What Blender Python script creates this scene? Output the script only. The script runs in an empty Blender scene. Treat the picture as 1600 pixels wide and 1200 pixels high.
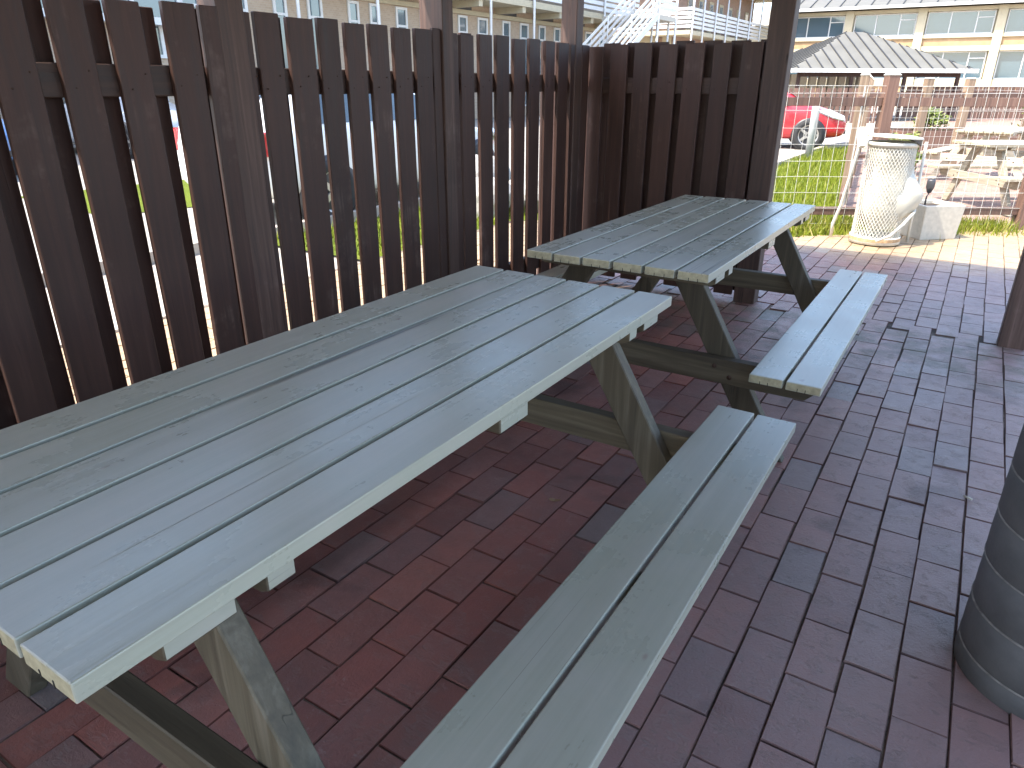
import bpy, bmesh, math, random
from mathutils import Vector, Matrix
R = math.radians
random.seed(7)
scene = bpy.context.scene
C = scene.collection

# ------------------------------------------------------------------ camera
cam_d = bpy.data.cameras.new('camera')
cam = bpy.data.objects.new('camera', cam_d); C.objects.link(cam)
cam_d.sensor_width = 36.0; cam_d.lens = 24.85
cam_d.clip_start = 0.02; cam_d.clip_end = 1500
right = Vector((0.844777, 0.535106, 0.003656)); up = Vector((-0.211831, 0.328129, 0.920575)); fwd = Vector((-0.491405, 0.778455, -0.390548))
m = Matrix.Identity(4)
for i in range(3):
    m[i][0] = right[i]; m[i][1] = up[i]; m[i][2] = -fwd[i]
m[0][3] = 0.0; m[1][3] = 0.0; m[2][3] = 1.3297
cam.matrix_world = m
scene.camera = cam

# ------------------------------------------------------------------ light
SUN_DIR = Vector((0.36, 0.55, -1.0)).normalized()          # the way the light travels
elev = math.asin(-SUN_DIR.z); azim = math.atan2(-SUN_DIR.x, -SUN_DIR.y)
world = bpy.data.worlds.new('World'); scene.world = world; world.use_nodes = True
wn = world.node_tree
sky = wn.nodes.new('ShaderNodeTexSky'); sky.sky_type = 'NISHITA'; sky.sun_disc = False
sky.sun_elevation = elev; sky.sun_rotation = azim; sky.air_density = 1.0; sky.dust_density = 2.0; sky.ozone_density = 1.0
bg = wn.nodes['Background']; bg.inputs['Strength'].default_value = 0.15
wn.links.new(sky.outputs['Color'], bg.inputs['Color'])
sun_d = bpy.data.lights.new('sun', 'SUN'); sun_d.energy = 2.2; sun_d.angle = R(0.53); sun_d.color = (1.0, 0.93, 0.82)
sun = bpy.data.objects.new('sun', sun_d); C.objects.link(sun)
sun.rotation_euler = SUN_DIR.to_track_quat('-Z', 'Y').to_euler(); sun.location = (-6, -8, 20)
scene.view_settings.view_transform = 'Standard'
try: scene.view_settings.look = 'None'
except Exception: pass
scene.view_settings.exposure = 2.4; scene.view_settings.gamma = 1.0; scene.view_settings.use_curve_mapping = False
scene.cycles.max_bounces = 10; scene.cycles.diffuse_bounces = 6; scene.cycles.glossy_bounces = 5; scene.cycles.transparent_max_bounces = 12
scene.cycles.sample_clamp_indirect = 6.0

# ------------------------------------------------------------------ helpers
def tag(o, label=None, cat=None, group=None, kind=None):
    if label: o['label'] = label
    if cat: o['category'] = cat
    if group: o['group'] = group
    if kind: o['kind'] = kind
    return o
def thing(name, label, cat, loc=(0, 0, 0), rz=0.0, group=None):
    o = bpy.data.objects.new(name, None); C.objects.link(o)
    o.location = loc; o.rotation_euler = (0, 0, rz); o.empty_display_size = 0.2
    return tag(o, label, cat, group)
def copy_tree(o, parent=None):
    c = o.copy(); C.objects.link(c)
    if parent is not None: c.parent = parent
    for ch in list(o.children): copy_tree(ch, c)
    return c

class MB:
    def __init__(s):
        s.bm = bmesh.new(); s.var = s.bm.faces.layers.float.new('var'); s.bev = []
    def face(s, pts, var=0.0, mi=0, smooth=False):
        f = s.bm.faces.new([s.bm.verts.new(p) for p in pts]); f[s.var] = var; f.material_index = mi; f.smooth = smooth
        return f
    def hexa(s, p, var=None, mi=0, bevel=True):
        v = [s.bm.verts.new(q) for q in p]
        var = random.random() if var is None else var
        fs = []
        for q in ((3, 2, 1, 0), (4, 5, 6, 7), (0, 1, 5, 4), (1, 2, 6, 5), (2, 3, 7, 6), (3, 0, 4, 7)):
            f = s.bm.faces.new([v[k] for k in q]); f[s.var] = var; f.material_index = mi; fs.append(f)
        if bevel:
            es = set(e for f in fs for e in f.edges); s.bev.extend(es)
        return fs
    def box(s, x0, x1, y0, y1, z0, z1, var=None, mi=0, bevel=True, M=None):
        p = [Vector(q) for q in ((x0, y0, z0), (x1, y0, z0), (x1, y1, z0), (x0, y1, z0), (x0, y0, z1), (x1, y0, z1), (x1, y1, z1), (x0, y1, z1))]
        if M is not None: p = [M @ q for q in p]
        return s.hexa(p, var, mi, bevel)
    def bar(s, a, b, w, h, upv=(0, 0, 1), var=None, mi=0, bevel=False):
        a = Vector(a); b = Vector(b); d = (b - a).normalized(); u = Vector(upv)
        sd = d.cross(u)
        if sd.length < 1e-4: sd = d.cross(Vector((1, 0, 0)))
        sd.normalize(); u = sd.cross(d).normalized()
        sd = sd * (w / 2); u = u * (h / 2)
        return s.hexa([a - sd - u, a + sd - u, b + sd - u, b - sd - u, a - sd + u, a + sd + u, b + sd + u, b - sd + u], var, mi, bevel)
    def prism(s, poly, a, b, var=None, mi=0, bevel=False):
        # poly: list of 3D points (planar), extruded by vector from offset a to offset b
        var = random.random() if var is None else var
        A = [s.bm.verts.new(Vector(p) + Vector(a)) for p in poly]; B = [s.bm.verts.new(Vector(p) + Vector(b)) for p in poly]
        fs = [s.bm.faces.new(A[::-1]), s.bm.faces.new(B)]
        n = len(poly)
        for i in range(n): fs.append(s.bm.faces.new([A[i], A[(i + 1) % n], B[(i + 1) % n], B[i]]))
        for f in fs: f[s.var] = var; f.material_index = mi
        if bevel: s.bev.extend(set(e for f in fs for e in f.edges))
        return fs
    def tube(s, path, r, n=8, var=0.0, mi=0, cap=True):
        path = [Vector(p) for p in path]; rings = []
        ref = Vector((0.31, 0.17, 0.93))
        for i, p in enumerate(path):
            d = (path[min(i + 1, len(path) - 1)] - path[max(i - 1, 0)]).normalized()
            a = d.cross(ref)
            if a.length < 1e-3: a = d.cross(Vector((1, 0, 0)))
            a.normalize(); b = d.cross(a)
            rr = r[i] if isinstance(r, (list, tuple)) else r
            rings.append([s.bm.verts.new(p + a * math.cos(2 * math.pi * k / n) * rr + b * math.sin(2 * math.pi * k / n) * rr) for k in range(n)])
        for i in range(len(rings) - 1):
            for k in range(n):
                f = s.bm.faces.new([rings[i][k], rings[i][(k + 1) % n], rings[i + 1][(k + 1) % n], rings[i + 1][k]])
                f.smooth = True; f[s.var] = var; f.material_index = mi
        if cap:
            for rg in (rings[0], rings[-1]):
                f = s.bm.faces.new(rg); f[s.var] = var; f.material_index = mi
    def lathe(s, prof, n=32, c=(0, 0, 0), var=0.0, mi=0, M=None, smooth=True, close=False):
        rings = []
        for (r, z) in prof:
            ring = []
            for k in range(n):
                p = Vector((r * math.cos(2 * math.pi * k / n), r * math.sin(2 * math.pi * k / n), z))
                p = M @ p if M is not None else p + Vector(c)
                ring.append(s.bm.verts.new(p))
            rings.append(ring)
        for i in range(len(rings) - 1):
            for k in range(n):
                f = s.bm.faces.new([rings[i][k], rings[i][(k + 1) % n], rings[i + 1][(k + 1) % n], rings[i + 1][k]])
                f.smooth = smooth; f[s.var] = var; f.material_index = mi
        if close:
            for rg in (rings[0], rings[-1]):
                f = s.bm.faces.new(rg); f[s.var] = var; f.material_index = mi
    def build(s, name, mats, parent=None, bevel=0.0, seg=1):
        if bevel > 0 and s.bev:
            bmesh.ops.bevel(s.bm, geom=list(set(s.bev)), offset=bevel, offset_type='OFFSET', segments=seg, profile=0.5, affect='EDGES', clamp_overlap=True)
        bmesh.ops.recalc_face_normals(s.bm, faces=s.bm.faces[:])
        me = bpy.data.meshes.new(name); s.bm.to_mesh(me); s.bm.free()
        for mt in (mats if isinstance(mats, (list, tuple)) else [mats]): me.materials.append(mt)
        o = bpy.data.objects.new(name, me); C.objects.link(o)
        if parent is not None: o.parent = parent
        return o

class NT:
    """small builder for node materials"""
    def __init__(s, name, rough=0.6, spec=0.5, metal=0.0):
        s.m = bpy.data.materials.new(name); s.m.use_nodes = True; s.t = s.m.node_tree
        s.b = s.t.nodes['Principled BSDF']; s.b.inputs['Roughness'].default_value = rough
        s.b.inputs['Specular IOR Level'].default_value = spec; s.b.inputs['Metallic'].default_value = metal
    def n(s, ty, **kw):
        nd = s.t.nodes.new(ty)
        for k, v in kw.items(): setattr(nd, k, v)
        return nd
    def put(s, sock, v):
        if hasattr(v, 'is_linked') or hasattr(v, 'links'): s.t.links.new(v, sock)
        else:
            if isinstance(v, (tuple, list)) and len(v) == 3 and sock.type == 'RGBA': v = (*v, 1)
            sock.default_value = v
    def math(s, op, a, b=0.0, c=None):
        nd = s.n('ShaderNodeMath', operation=op); s.put(nd.inputs[0], a); s.put(nd.inputs[1], b)
        if c is not None: s.put(nd.inputs[2], c)
        return nd.outputs[0]
    def coord(s, kind='Object'):
        return s.n('ShaderNodeTexCoord').outputs[kind]
    def pos(s): return s.n('ShaderNodeNewGeometry').outputs['Position']
    def var(s): return s.n('ShaderNodeAttribute', attribute_name='var').outputs['Fac']
    def vmul(s, v, sc, off=None):
        nd = s.n('ShaderNodeVectorMath', operation='MULTIPLY'); s.put(nd.inputs[0], v); nd.inputs[1].default_value = sc
        o = nd.outputs[0]
        if off is not None:
            a = s.n('ShaderNodeVectorMath', operation='ADD'); s.put(a.inputs[0], o)
            cb = s.n('ShaderNodeCombineXYZ')
            for i in range(3): s.put(cb.inputs[i], off)
            s.put(a.inputs[1], cb.outputs[0]); o = a.outputs[0]
        return o
    def noise(s, v, scale=5.0, detail=4.0, rough=0.55, dist=0.0):
        nd = s.n('ShaderNodeTexNoise'); s.put(nd.inputs['Vector'], v); nd.inputs['Scale'].default_value = scale
        nd.inputs['Detail'].default_value = detail; nd.inputs['Roughness'].default_value = rough; nd.inputs['Distortion'].default_value = dist
        return nd.outputs['Fac']
    def ramp(s, f, stops, interp='LINEAR'):
        nd = s.n('ShaderNodeValToRGB'); nd.color_ramp.interpolation = interp; e = nd.color_ramp.elements
        while len(e) < len(stops): e.new(0.5)
        for i, (p, c) in enumerate(stops):
            e[i].position = p
            if isinstance(c, (int, float)): c = (c, c, c)
            e[i].color = (*c, 1)
        s.put(nd.inputs[0], f); return nd.outputs[0]
    def mix(s, f, a, b, mode='MIX'):
        nd = s.n('ShaderNodeMix', data_type='RGBA', blend_type=mode)
        s.put(nd.inputs[0], f); s.put(nd.inputs[6], a); s.put(nd.inputs[7], b); return nd.outputs[2]
    def bump(s, h, strength=0.3, dist=0.01):
        nd = s.n('ShaderNodeBump'); nd.inputs['Strength'].default_value = strength; nd.inputs['Distance'].default_value = dist
        s.put(nd.inputs['Height'], h); s.t.links.new(nd.outputs[0], s.b.inputs['Normal'])
    def col(s, c): s.put(s.b.inputs['Base Color'], c); return s
    def rough(s, c): s.put(s.b.inputs['Roughness'], c); return s

def plain(name, c, rough=0.6, spec=0.5, metal=0.0, vary=0.12, scale=6.0):
    t = NT(name, rough, spec, metal)
    f = t.noise(t.coord(), scale, 5)
    d = tuple(x * (1 - vary) for x in c); l = tuple(min(1, x * (1 + vary)) for x in c)
    t.col(t.ramp(f, [(0.3, d), (0.7, l)])); return t.m

def wood(name, base, dark, light, axis=1, rough=0.5, crack=0.5, wear=None, spec=0.4, bump=0.25, var_amt=0.25):
    t = NT(name, rough, spec)
    v = t.var(); o = t.math('MULTIPLY', v, 37.0)
    s1 = [34, 34, 34]; s1[axis] = 1.6
    s2 = [120, 120, 120]; s2[axis] = 3.0
    s3 = [18, 18, 18]; s3[axis] = 0.3
    g1 = t.noise(t.vmul(t.coord(), s1, o), 1.0, 5, 0.6, 0.6)
    g2 = t.noise(t.vmul(t.coord(), s2, o), 1.0, 3, 0.6, 0.3)
    c0 = t.ramp(g1, [(0.3, dark), (0.52, base), (0.72, light)])
    c0 = t.mix(t.ramp(g2, [(0.45, 0.0), (0.75, 0.35)]), c0, dark)
    # thin drying cracks along the grain
    cn = t.noise(t.vmul(t.coord(), s3, o), 1.0, 2, 0.5, 0.15)
    line = t.ramp(t.math('ABSOLUTE', t.math('SUBTRACT', cn, 0.5)), [(0.0, 1.0), (0.007, 0.0)])
    mk = t.ramp(t.noise(t.vmul(t.coord(), [5, 5, 5], o), 1.0, 2), [(0.56, 0.0), (0.62, 1.0)])
    ck = t.math('MULTIPLY', t.math('MULTIPLY', line, mk), crack)
    c0 = t.mix(ck, c0, tuple(x * 0.2 for x in dark))
    if wear:
        wn_ = t.noise(t.vmul(t.coord(), [1, 1, 1], o), 2.3, 6, 0.7)
        wf = t.math('MULTIPLY', t.ramp(wn_, [(0.56, 0.0), (0.72, 1.0)]), t.ramp(g1, [(0.42, 0.0), (0.6, 0.8)]))
        c0 = t.mix(wf, c0, wear)
    hs = t.math('ADD', t.math('MULTIPLY', v, var_amt * 2), 1 - var_amt)
    hv = t.n('ShaderNodeHueSaturation'); t.put(hv.inputs['Color'], c0); t.put(hv.inputs['Value'], hs)
    t.col(hv.outputs[0])
    t.rough(t.ramp(g1, [(0.2, max(0.05, rough - 0.1)), (0.8, min(1, rough + 0.12))]))
    h = t.math('SUBTRACT', t.math('ADD', g1, t.math('MULTIPLY', g2, 0.5)), t.math('MULTIPLY', ck, 2.0))
    t.bump(h, bump, 0.004)
    return t.m

# ------------------------------------------------------------------ materials
def table_paint():
    t = NT('painted table wood', 0.36, 0.7)
    v = t.var(); o = t.math('MULTIPLY', v, 41.0); co = t.coord()
    g1 = t.noise(t.vmul(co, [42, 1.1, 42], o), 1.0, 6, 0.62, 0.5)
    g2 = t.noise(t.vmul(co, [190, 2.6, 190], o), 1.0, 3, 0.6, 0.2)
    base = t.ramp(g1, [(0.25, (0.295, 0.297, 0.232)), (0.5, (0.338, 0.342, 0.27)), (0.78, (0.385, 0.385, 0.312))])
    base = t.mix(t.ramp(g2, [(0.45, 0.0), (0.85, 0.2)]), base, (0.26, 0.27, 0.22))
    blot = t.noise(t.vmul(co, [1, 1, 1], o), 3.2, 6, 0.65)
    base = t.mix(t.ramp(blot, [(0.45, 0.0), (0.7, 0.45)]), base, (0.42, 0.385, 0.335))
    dirt = t.noise(t.vmul(co, [9, 2.2, 9], o), 1.0, 7, 0.7, 0.6)
    base = t.mix(t.ramp(dirt, [(0.62, 0.0), (0.85, 0.1)]), base, (0.24, 0.21, 0.17))
    spots = t.noise(t.vmul(co, [1, 0.6, 1], o), 17.0, 2, 0.5)
    base = t.mix(t.ramp(spots, [(0.735, 0.0), (0.77, 0.55)]), base, (0.20, 0.13, 0.11))
    cn = t.noise(t.vmul(co, [22, 0.2, 22], o), 1.0, 0, 0.5, 0.0)
    line = t.ramp(t.math('ABSOLUTE', t.math('SUBTRACT', cn, 0.5)), [(0.0, 1.0), (0.009, 0.0)])
    mk = t.ramp(t.noise(t.vmul(co, [5, 1.1, 5], o), 1.0, 1), [(0.54, 0.0), (0.6, 1.0)])
    ck = t.math('MULTIPLY', line, mk)
    base = t.mix(t.math('MULTIPLY', ck, 0.8), base, (0.05, 0.055, 0.05))
    hv = t.n('ShaderNodeHueSaturation'); t.put(hv.inputs['Color'], base); t.put(hv.inputs['Value'], t.math('ADD', t.math('MULTIPLY', v, 0.16), 0.92))
    t.col(hv.outputs[0])
    t.rough(t.ramp(t.math('ADD', t.math('MULTIPLY', g1, 0.2), t.math('MULTIPLY', blot, 0.8)), [(0.3, 0.22), (0.7, 0.36)]))
    h = t.math('SUBTRACT', t.math('ADD', g1, t.math('MULTIPLY', g2, 0.55)), t.math('MULTIPLY', ck, 2.2))
    t.bump(h, 0.2, 0.0025)
    return t.m
M_TABLE = table_paint()
M_ENDGRAIN = plain('raw end grain', (0.33, 0.30, 0.20), 0.7, 0.3, vary=0.25, scale=60)
M_SLOT = plain('dark saw slot', (0.015, 0.014, 0.012), 0.9)
M_FRAME = wood('weathered frame wood', (0.075, 0.062, 0.04), (0.04, 0.032, 0.021), (0.125, 0.108, 0.078), 2, 0.6, 0.7)
M_FRAMEX = wood('weathered crossbar wood', (0.082, 0.066, 0.04), (0.045, 0.035, 0.022), (0.135, 0.112, 0.073), 0, 0.6, 0.7)
M_BOLT = plain('rusty bolt', (0.06, 0.035, 0.025), 0.6, 0.4, 0.5)
M_FENCE = wood('dark stained fence wood', (0.046, 0.0215, 0.016), (0.032, 0.0155, 0.012), (0.063, 0.032, 0.0245), 2, 0.55, 0.5, (0.14, 0.10, 0.085), 0.35, 0.2, 0.2)
M_RAIL = wood('dark stained rail wood', (0.046, 0.025, 0.019), (0.026, 0.015, 0.012), (0.07, 0.042, 0.033), 1, 0.55, 0.6, None, 0.35)
M_RAILX = wood('dark stained cross rail wood', (0.046, 0.025, 0.019), (0.026, 0.015, 0.012), (0.07, 0.042, 0.033), 0, 0.55, 0.6, None, 0.35)
M_POST = wood('brown stained post wood', (0.075, 0.042, 0.032), (0.035, 0.021, 0.017), (0.12, 0.075, 0.06), 2, 0.6, 0.9, (0.16, 0.115, 0.095))
M_BROWN = wood('brown fence post wood', (0.135, 0.076, 0.054), (0.085, 0.047, 0.035), (0.18, 0.108, 0.08), 2, 0.6, 0.6)
M_PALE = wood('bleached table wood', (0.36, 0.32, 0.24), (0.24, 0.2, 0.14), (0.46, 0.42, 0.33), 0, 0.65, 0.7)
M_TIMBER = wood('sun bleached timber', (0.23, 0.16, 0.105), (0.15, 0.1, 0.065), (0.31, 0.235, 0.16), 2, 0.65, 0.6)
M_CEIL = wood('roof boards', (0.26, 0.2, 0.15), (0.16, 0.12, 0.09), (0.34, 0.27, 0.2), 1, 0.6, 0.5)
M_FELT = plain('roofing felt', (0.06, 0.06, 0.062), 0.9)
M_WHITE = plain('white paint', (0.6, 0.6, 0.58), 0.45, vary=0.06)
M_BINW = plain('white bin enamel', (0.55, 0.53, 0.46), 0.45, vary=0.15, scale=20)
M_RUST = plain('rusty white rim', (0.4, 0.26, 0.14), 0.7, vary=0.4, scale=30)
M_WIRE = plain('galvanised wire', (0.56, 0.54, 0.48), 0.45, 0.5, 0.3)
M_BLACK = plain('black plastic', (0.02, 0.02, 0.022), 0.45)
M_DARKMETAL = plain('dark grey metal', (0.07, 0.07, 0.075), 0.4, 0.5, 0.4)
M_CREAM = plain('cream concrete', (0.44, 0.385, 0.265), 0.75, vary=0.06)
M_WHITECONC = plain('white concrete', (0.46, 0.43, 0.36), 0.8, vary=0.1, scale=25)
M_GALV = plain('grey bollard', (0.36, 0.37, 0.35), 0.5)
M_SLATE = plain('grey standing seam roof', (0.12, 0.114, 0.094), 0.6, vary=0.12, scale=1.2)
M_SEAM = plain('dark roof seam', (0.03, 0.03, 0.03), 0.6)
M_ORANGE = plain('orange brick panel', (0.36, 0.235, 0.125), 0.8, vary=0.15, scale=3)
M_CONCRETE = plain('grey paving concrete', (0.34, 0.3, 0.25), 0.85, vary=0.12, scale=3)
M_ASPHALT = plain('pale worn asphalt', (0.27, 0.25, 0.215), 0.85, vary=0.15, scale=8)
M_SOIL = plain('dark soil', (0.05, 0.035, 0.025), 0.95)
M_ROCK = plain('pale field stone', (0.33, 0.31, 0.28), 0.85, vary=0.3, scale=7)
M_LEAFDRY = plain('dry leaf', (0.22, 0.14, 0.075), 0.8, vary=0.3)

def bricks_mat(edge=False):
    t = NT('worn brick edge' if edge else 'clay paving brick', 0.5, 0.15 if edge else 0.75)
    v = t.var(); o = t.math('MULTIPLY', v, 53.0); p = t.pos()
    c = t.ramp(v, [(0.0, (0.21, 0.064, 0.047)), (0.22, (0.25, 0.08, 0.058)), (0.42, (0.19, 0.07, 0.055)), (0.6, (0.265, 0.096, 0.07)), (0.78, (0.21, 0.09, 0.075)), (0.9, (0.2, 0.125, 0.112)), (1.0, (0.19, 0.16, 0.15))])
    hv = t.n('ShaderNodeHueSaturation'); t.put(hv.inputs['Color'], c); wv = t.n('ShaderNodeTexWhiteNoise', noise_dimensions='1D'); t.put(wv.inputs['W'], o)
    t.put(hv.inputs['Value'], t.math('ADD', t.math('MULTIPLY', wv.outputs['Value'], 0.42), 0.8)); c = hv.outputs[0]
    n1 = t.noise(t.vmul(p, [1, 1, 1], o), 14.0, 7, 0.7)
    c = t.mix(t.ramp(n1, [(0.3, 0.0), (0.7, 0.6)]), c, t.mix(0.5, c, (0.075, 0.05, 0.045)))
    big = t.noise(t.vmul(p, [1, 1, 1]), 1.3, 4, 0.6)
    c = t.mix(t.ramp(big, [(0.45, 0.0), (0.7, 0.4)]), c, (0.125, 0.10, 0.10))
    sp0 = t.n('ShaderNodeSeparateXYZ'); t.put(sp0.inputs[0], p)
    skylit = t.n('ShaderNodeMapRange'); t.put(skylit.inputs[0], t.math('ADD', sp0.outputs[0], t.math('MULTIPLY', t.math('SUBTRACT', n1, 0.5), 0.6)))
    skylit.inputs[1].default_value = -0.9; skylit.inputs[2].default_value = 0.0; skylit.inputs[3].default_value = 0.0; skylit.inputs[4].default_value = 0.55
    c = t.mix(skylit.outputs[0], c, (0.27, 0.2, 0.185))  # paler grey towards the open right side: skylight painted into the bricks
    damp = t.noise(t.vmul(p, [1, 1, 1]), 3.1, 3, 0.5, 0.5)
    dm = t.ramp(damp, [(0.6, 0.0), (0.68, 0.55)])
    c = t.mix(dm, c, (0.07, 0.032, 0.026))
    eff = t.noise(t.vmul(p, [1, 1, 1], o), 22.0, 6, 0.75)
    ef2 = t.noise(t.vmul(p, [1, 1, 1]), 2.2, 2)
    em = t.math('MULTIPLY', t.ramp(eff, [(0.6, 0.0), (0.72, 0.5)]), t.ramp(ef2, [(0.48, 0.0), (0.62, 1.0)]))
    c = t.mix(em, c, (0.3, 0.28, 0.27))
    # algae along the drip line where the rear posts stand
    sp = t.n('ShaderNodeSeparateXYZ'); t.put(sp.inputs[0], p)
    band = t.ramp(t.math('ABSOLUTE', t.math('SUBTRACT', sp.outputs[1], 4.25)), [(0.25, 1.0), (0.62, 0.0)])
    al = t.math('MULTIPLY', band, t.ramp(t.noise(t.vmul(p, [1, 1, 1]), 5.0, 5, 0.7), [(0.42, 0.0), (0.62, 0.6)]))
    c = t.mix(al, c, (0.10, 0.105, 0.06))
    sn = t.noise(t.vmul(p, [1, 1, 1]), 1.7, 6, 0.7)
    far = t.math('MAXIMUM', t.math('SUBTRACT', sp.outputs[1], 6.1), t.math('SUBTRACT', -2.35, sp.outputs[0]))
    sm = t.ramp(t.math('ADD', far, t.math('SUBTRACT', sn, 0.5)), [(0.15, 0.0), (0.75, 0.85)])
    c = t.mix(sm, c, (0.4, 0.29, 0.165))  # sandy tint; also paints the sunlit wash beyond the roof's shade into the bricks
    fine = t.noise(t.vmul(p, [1, 1, 1], o), 130.0, 4, 0.7)
    c = t.mix(t.ramp(fine, [(0.62, 0.0), (0.75, 0.5)]), c, (0.22, 0.17, 0.16))
    t.col(c)
    if edge: t.col(t.mix(0.35, c, (0.03, 0.022, 0.02))); t.rough(0.95)
    else: t.rough(t.math('ADD', t.ramp(n1, [(0.3, 0.33), (0.7, 0.5)]), t.math('MULTIPLY', al, 0.3)))
    crease = t.noise(t.vmul(p, [26, 110, 60], o), 1.0, 4, 0.65, 1.2)
    cl = t.ramp(t.math('ABSOLUTE', t.math('SUBTRACT', crease, 0.5)), [(0.0, 1.0), (0.02, 0.0)])
    cm = t.math('MULTIPLY', cl, t.ramp(t.noise(t.vmul(p, [1, 1, 1], o), 16.0, 2), [(0.5, 0.0), (0.6, 1.0)]))
    grit = t.noise(t.vmul(p, [1, 1, 1], o), 420.0, 3, 0.7)
    h = t.math('ADD', t.math('ADD', n1, t.math('MULTIPLY', fine, 0.6)), t.math('MULTIPLY', grit, 0.35))
    h = t.math('SUBTRACT', h, t.math('MULTIPLY', cm, 0.7))
    t.bump(h, 0.85, 0.004)
    return t.m
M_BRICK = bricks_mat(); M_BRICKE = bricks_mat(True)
def joint_mat():
    t = NT('sandy joint', 0.95, 0.2); p = t.pos()
    n = t.noise(t.vmul(p, [1, 1, 1]), 60.0, 5, 0.7); n2 = t.noise(t.vmul(p, [1, 1, 1]), 2.4, 3)
    a = t.ramp(n, [(0.35, (0.035, 0.026, 0.021)), (0.7, (0.09, 0.07, 0.055))]); b = t.ramp(n, [(0.3, (0.11, 0.085, 0.065)), (0.7, (0.3, 0.25, 0.2))])
    t.col(t.mix(t.ramp(n2, [(0.45, 0.0), (0.58, 0.9)]), a, b)); t.bump(n, 0.5, 0.004); return t.m
M_JOINT = joint_mat()
def courtyard_mat():
    t = NT('court brick paving', 0.8, 0.3); p = t.pos()
    b = t.n('ShaderNodeTexBrick'); t.put(b.inputs['Vector'], p); b.inputs['Scale'].default_value = 4.3
    b.inputs['Color1'].default_value = (0.24, 0.14, 0.105, 1); b.inputs['Color2'].default_value = (0.3, 0.19, 0.15, 1); b.inputs['Mortar'].default_value = (0.12, 0.09, 0.07, 1)
    b.inputs['Mortar Size'].default_value = 0.02
    n = t.noise(t.vmul(p, [1, 1, 1]), 3.0, 6, 0.7)
    t.col(t.mix(t.ramp(n, [(0.4, 0.0), (0.75, 0.6)]), b.outputs['Color'], (0.36, 0.28, 0.22))); return t.m
M_COURT = courtyard_mat()
def lawn_mat():
    t = NT('lawn', 0.8, 0.2); p = t.pos()
    n = t.noise(t.vmul(p, [1, 1, 1]), 1.6, 5, 0.65); n2 = t.noise(t.vmul(p, [1, 1, 1]), 45.0, 4, 0.7)
    c = t.ramp(n, [(0.3, (0.085, 0.12, 0.006)), (0.55, (0.125, 0.16, 0.007)), (0.75, (0.16, 0.16, 0.016))])
    t.col(t.mix(t.ramp(n2, [(0.35, 0.55), (0.65, 0.0)]), c, (0.05, 0.07, 0.012))); t.bump(n2, 0.8, 0.03); return t.m
M_LAWN = lawn_mat()
def blade_mat():
    t = NT('grass blade', 0.55, 0.3)
    t.col(t.ramp(t.var(), [(0.0, (0.08, 0.115, 0.006)), (0.5, (0.135, 0.17, 0.008)), (0.8, (0.185, 0.19, 0.018)), (1.0, (0.29, 0.24, 0.09))])); return t.m
M_BLADE = blade_mat()
def leaf_mat(name, a, b, c):
    t = NT(name, 0.5, 0.3); t.col(t.ramp(t.var(), [(0.0, a), (0.5, b), (1.0, c)])); return t.m
M_LEAF = leaf_mat('shrub leaf', (0.05, 0.08, 0.015), (0.11, 0.14, 0.025), (0.2, 0.2, 0.05))
def wall_brick(name, c1, c2, mo, scale=1.0):
    t = NT(name, 0.85, 0.2); co = t.coord()
    sp = t.n('ShaderNodeSeparateXYZ'); t.put(sp.inputs[0], co); cb = t.n('ShaderNodeCombineXYZ')
    t.put(cb.inputs[0], t.math('ADD', sp.outputs[0], sp.outputs[1])); t.put(cb.inputs[1], sp.outputs[2])
    b = t.n('ShaderNodeTexBrick'); t.put(b.inputs['Vector'], cb.outputs[0]); b.inputs['Scale'].default_value = 4.2 * scale
    b.inputs['Color1'].default_value = (*c1, 1); b.inputs['Color2'].default_value = (*c2, 1); b.inputs['Mortar'].default_value = (*mo, 1)
    b.inputs['Mortar Size'].default_value = 0.018
    n = t.noise(co, 0.8, 4)
    t.col(t.mix(t.ramp(n, [(0.35, 0.0), (0.75, 0.3)]), b.outputs['Color'], mo)); return t.m
M_BEIGE = wall_brick('beige brick', (0.36, 0.27, 0.19), (0.43, 0.33, 0.235), (0.42, 0.36, 0.29))
M_PINKBRICK = wall_brick('pinkish brown brick', (0.28, 0.18, 0.13), (0.34, 0.22, 0.165), (0.33, 0.26, 0.21))
def glass_mat(name, c=(0.045, 0.06, 0.07), rough=0.06):
    t = NT(name, rough, 0.9); t.b.inputs['Coat Weight'].default_value = 0.7; t.b.inputs['Coat Roughness'].default_value = 0.03; t.col(c); return t.m
M_GLASS = glass_mat('window glass', (0.06, 0.10, 0.125))
M_GLASSD = glass_mat('dark car glass', (0.03, 0.045, 0.05))
def car_paint(name, c):
    t = NT(name, 0.35, 0.5); t.b.inputs['Coat Weight'].default_value = 0.8; t.b.inputs['Coat Roughness'].default_value = 0.08; t.col(c); return t.m
M_RED = car_paint('red car paint', (0.5, 0.022, 0.03)); M_CARW = car_paint('white car paint', (0.72, 0.72, 0.7))
M_CARS = car_paint('silver car paint', (0.36, 0.38, 0.4)); M_CARB = car_paint('blue car paint', (0.06, 0.13, 0.28))
M_TYRE = plain('tyre rubber', (0.02, 0.02, 0.02), 0.8); M_RIM = plain('alloy rim', (0.42, 0.4, 0.37), 0.3, 0.5, 0.7)
M_LAMP = glass_mat('headlamp glass', (0.5, 0.52, 0.55)); M_TAIL = glass_mat('red tail lamp', (0.45, 0.01, 0.015))
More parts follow.
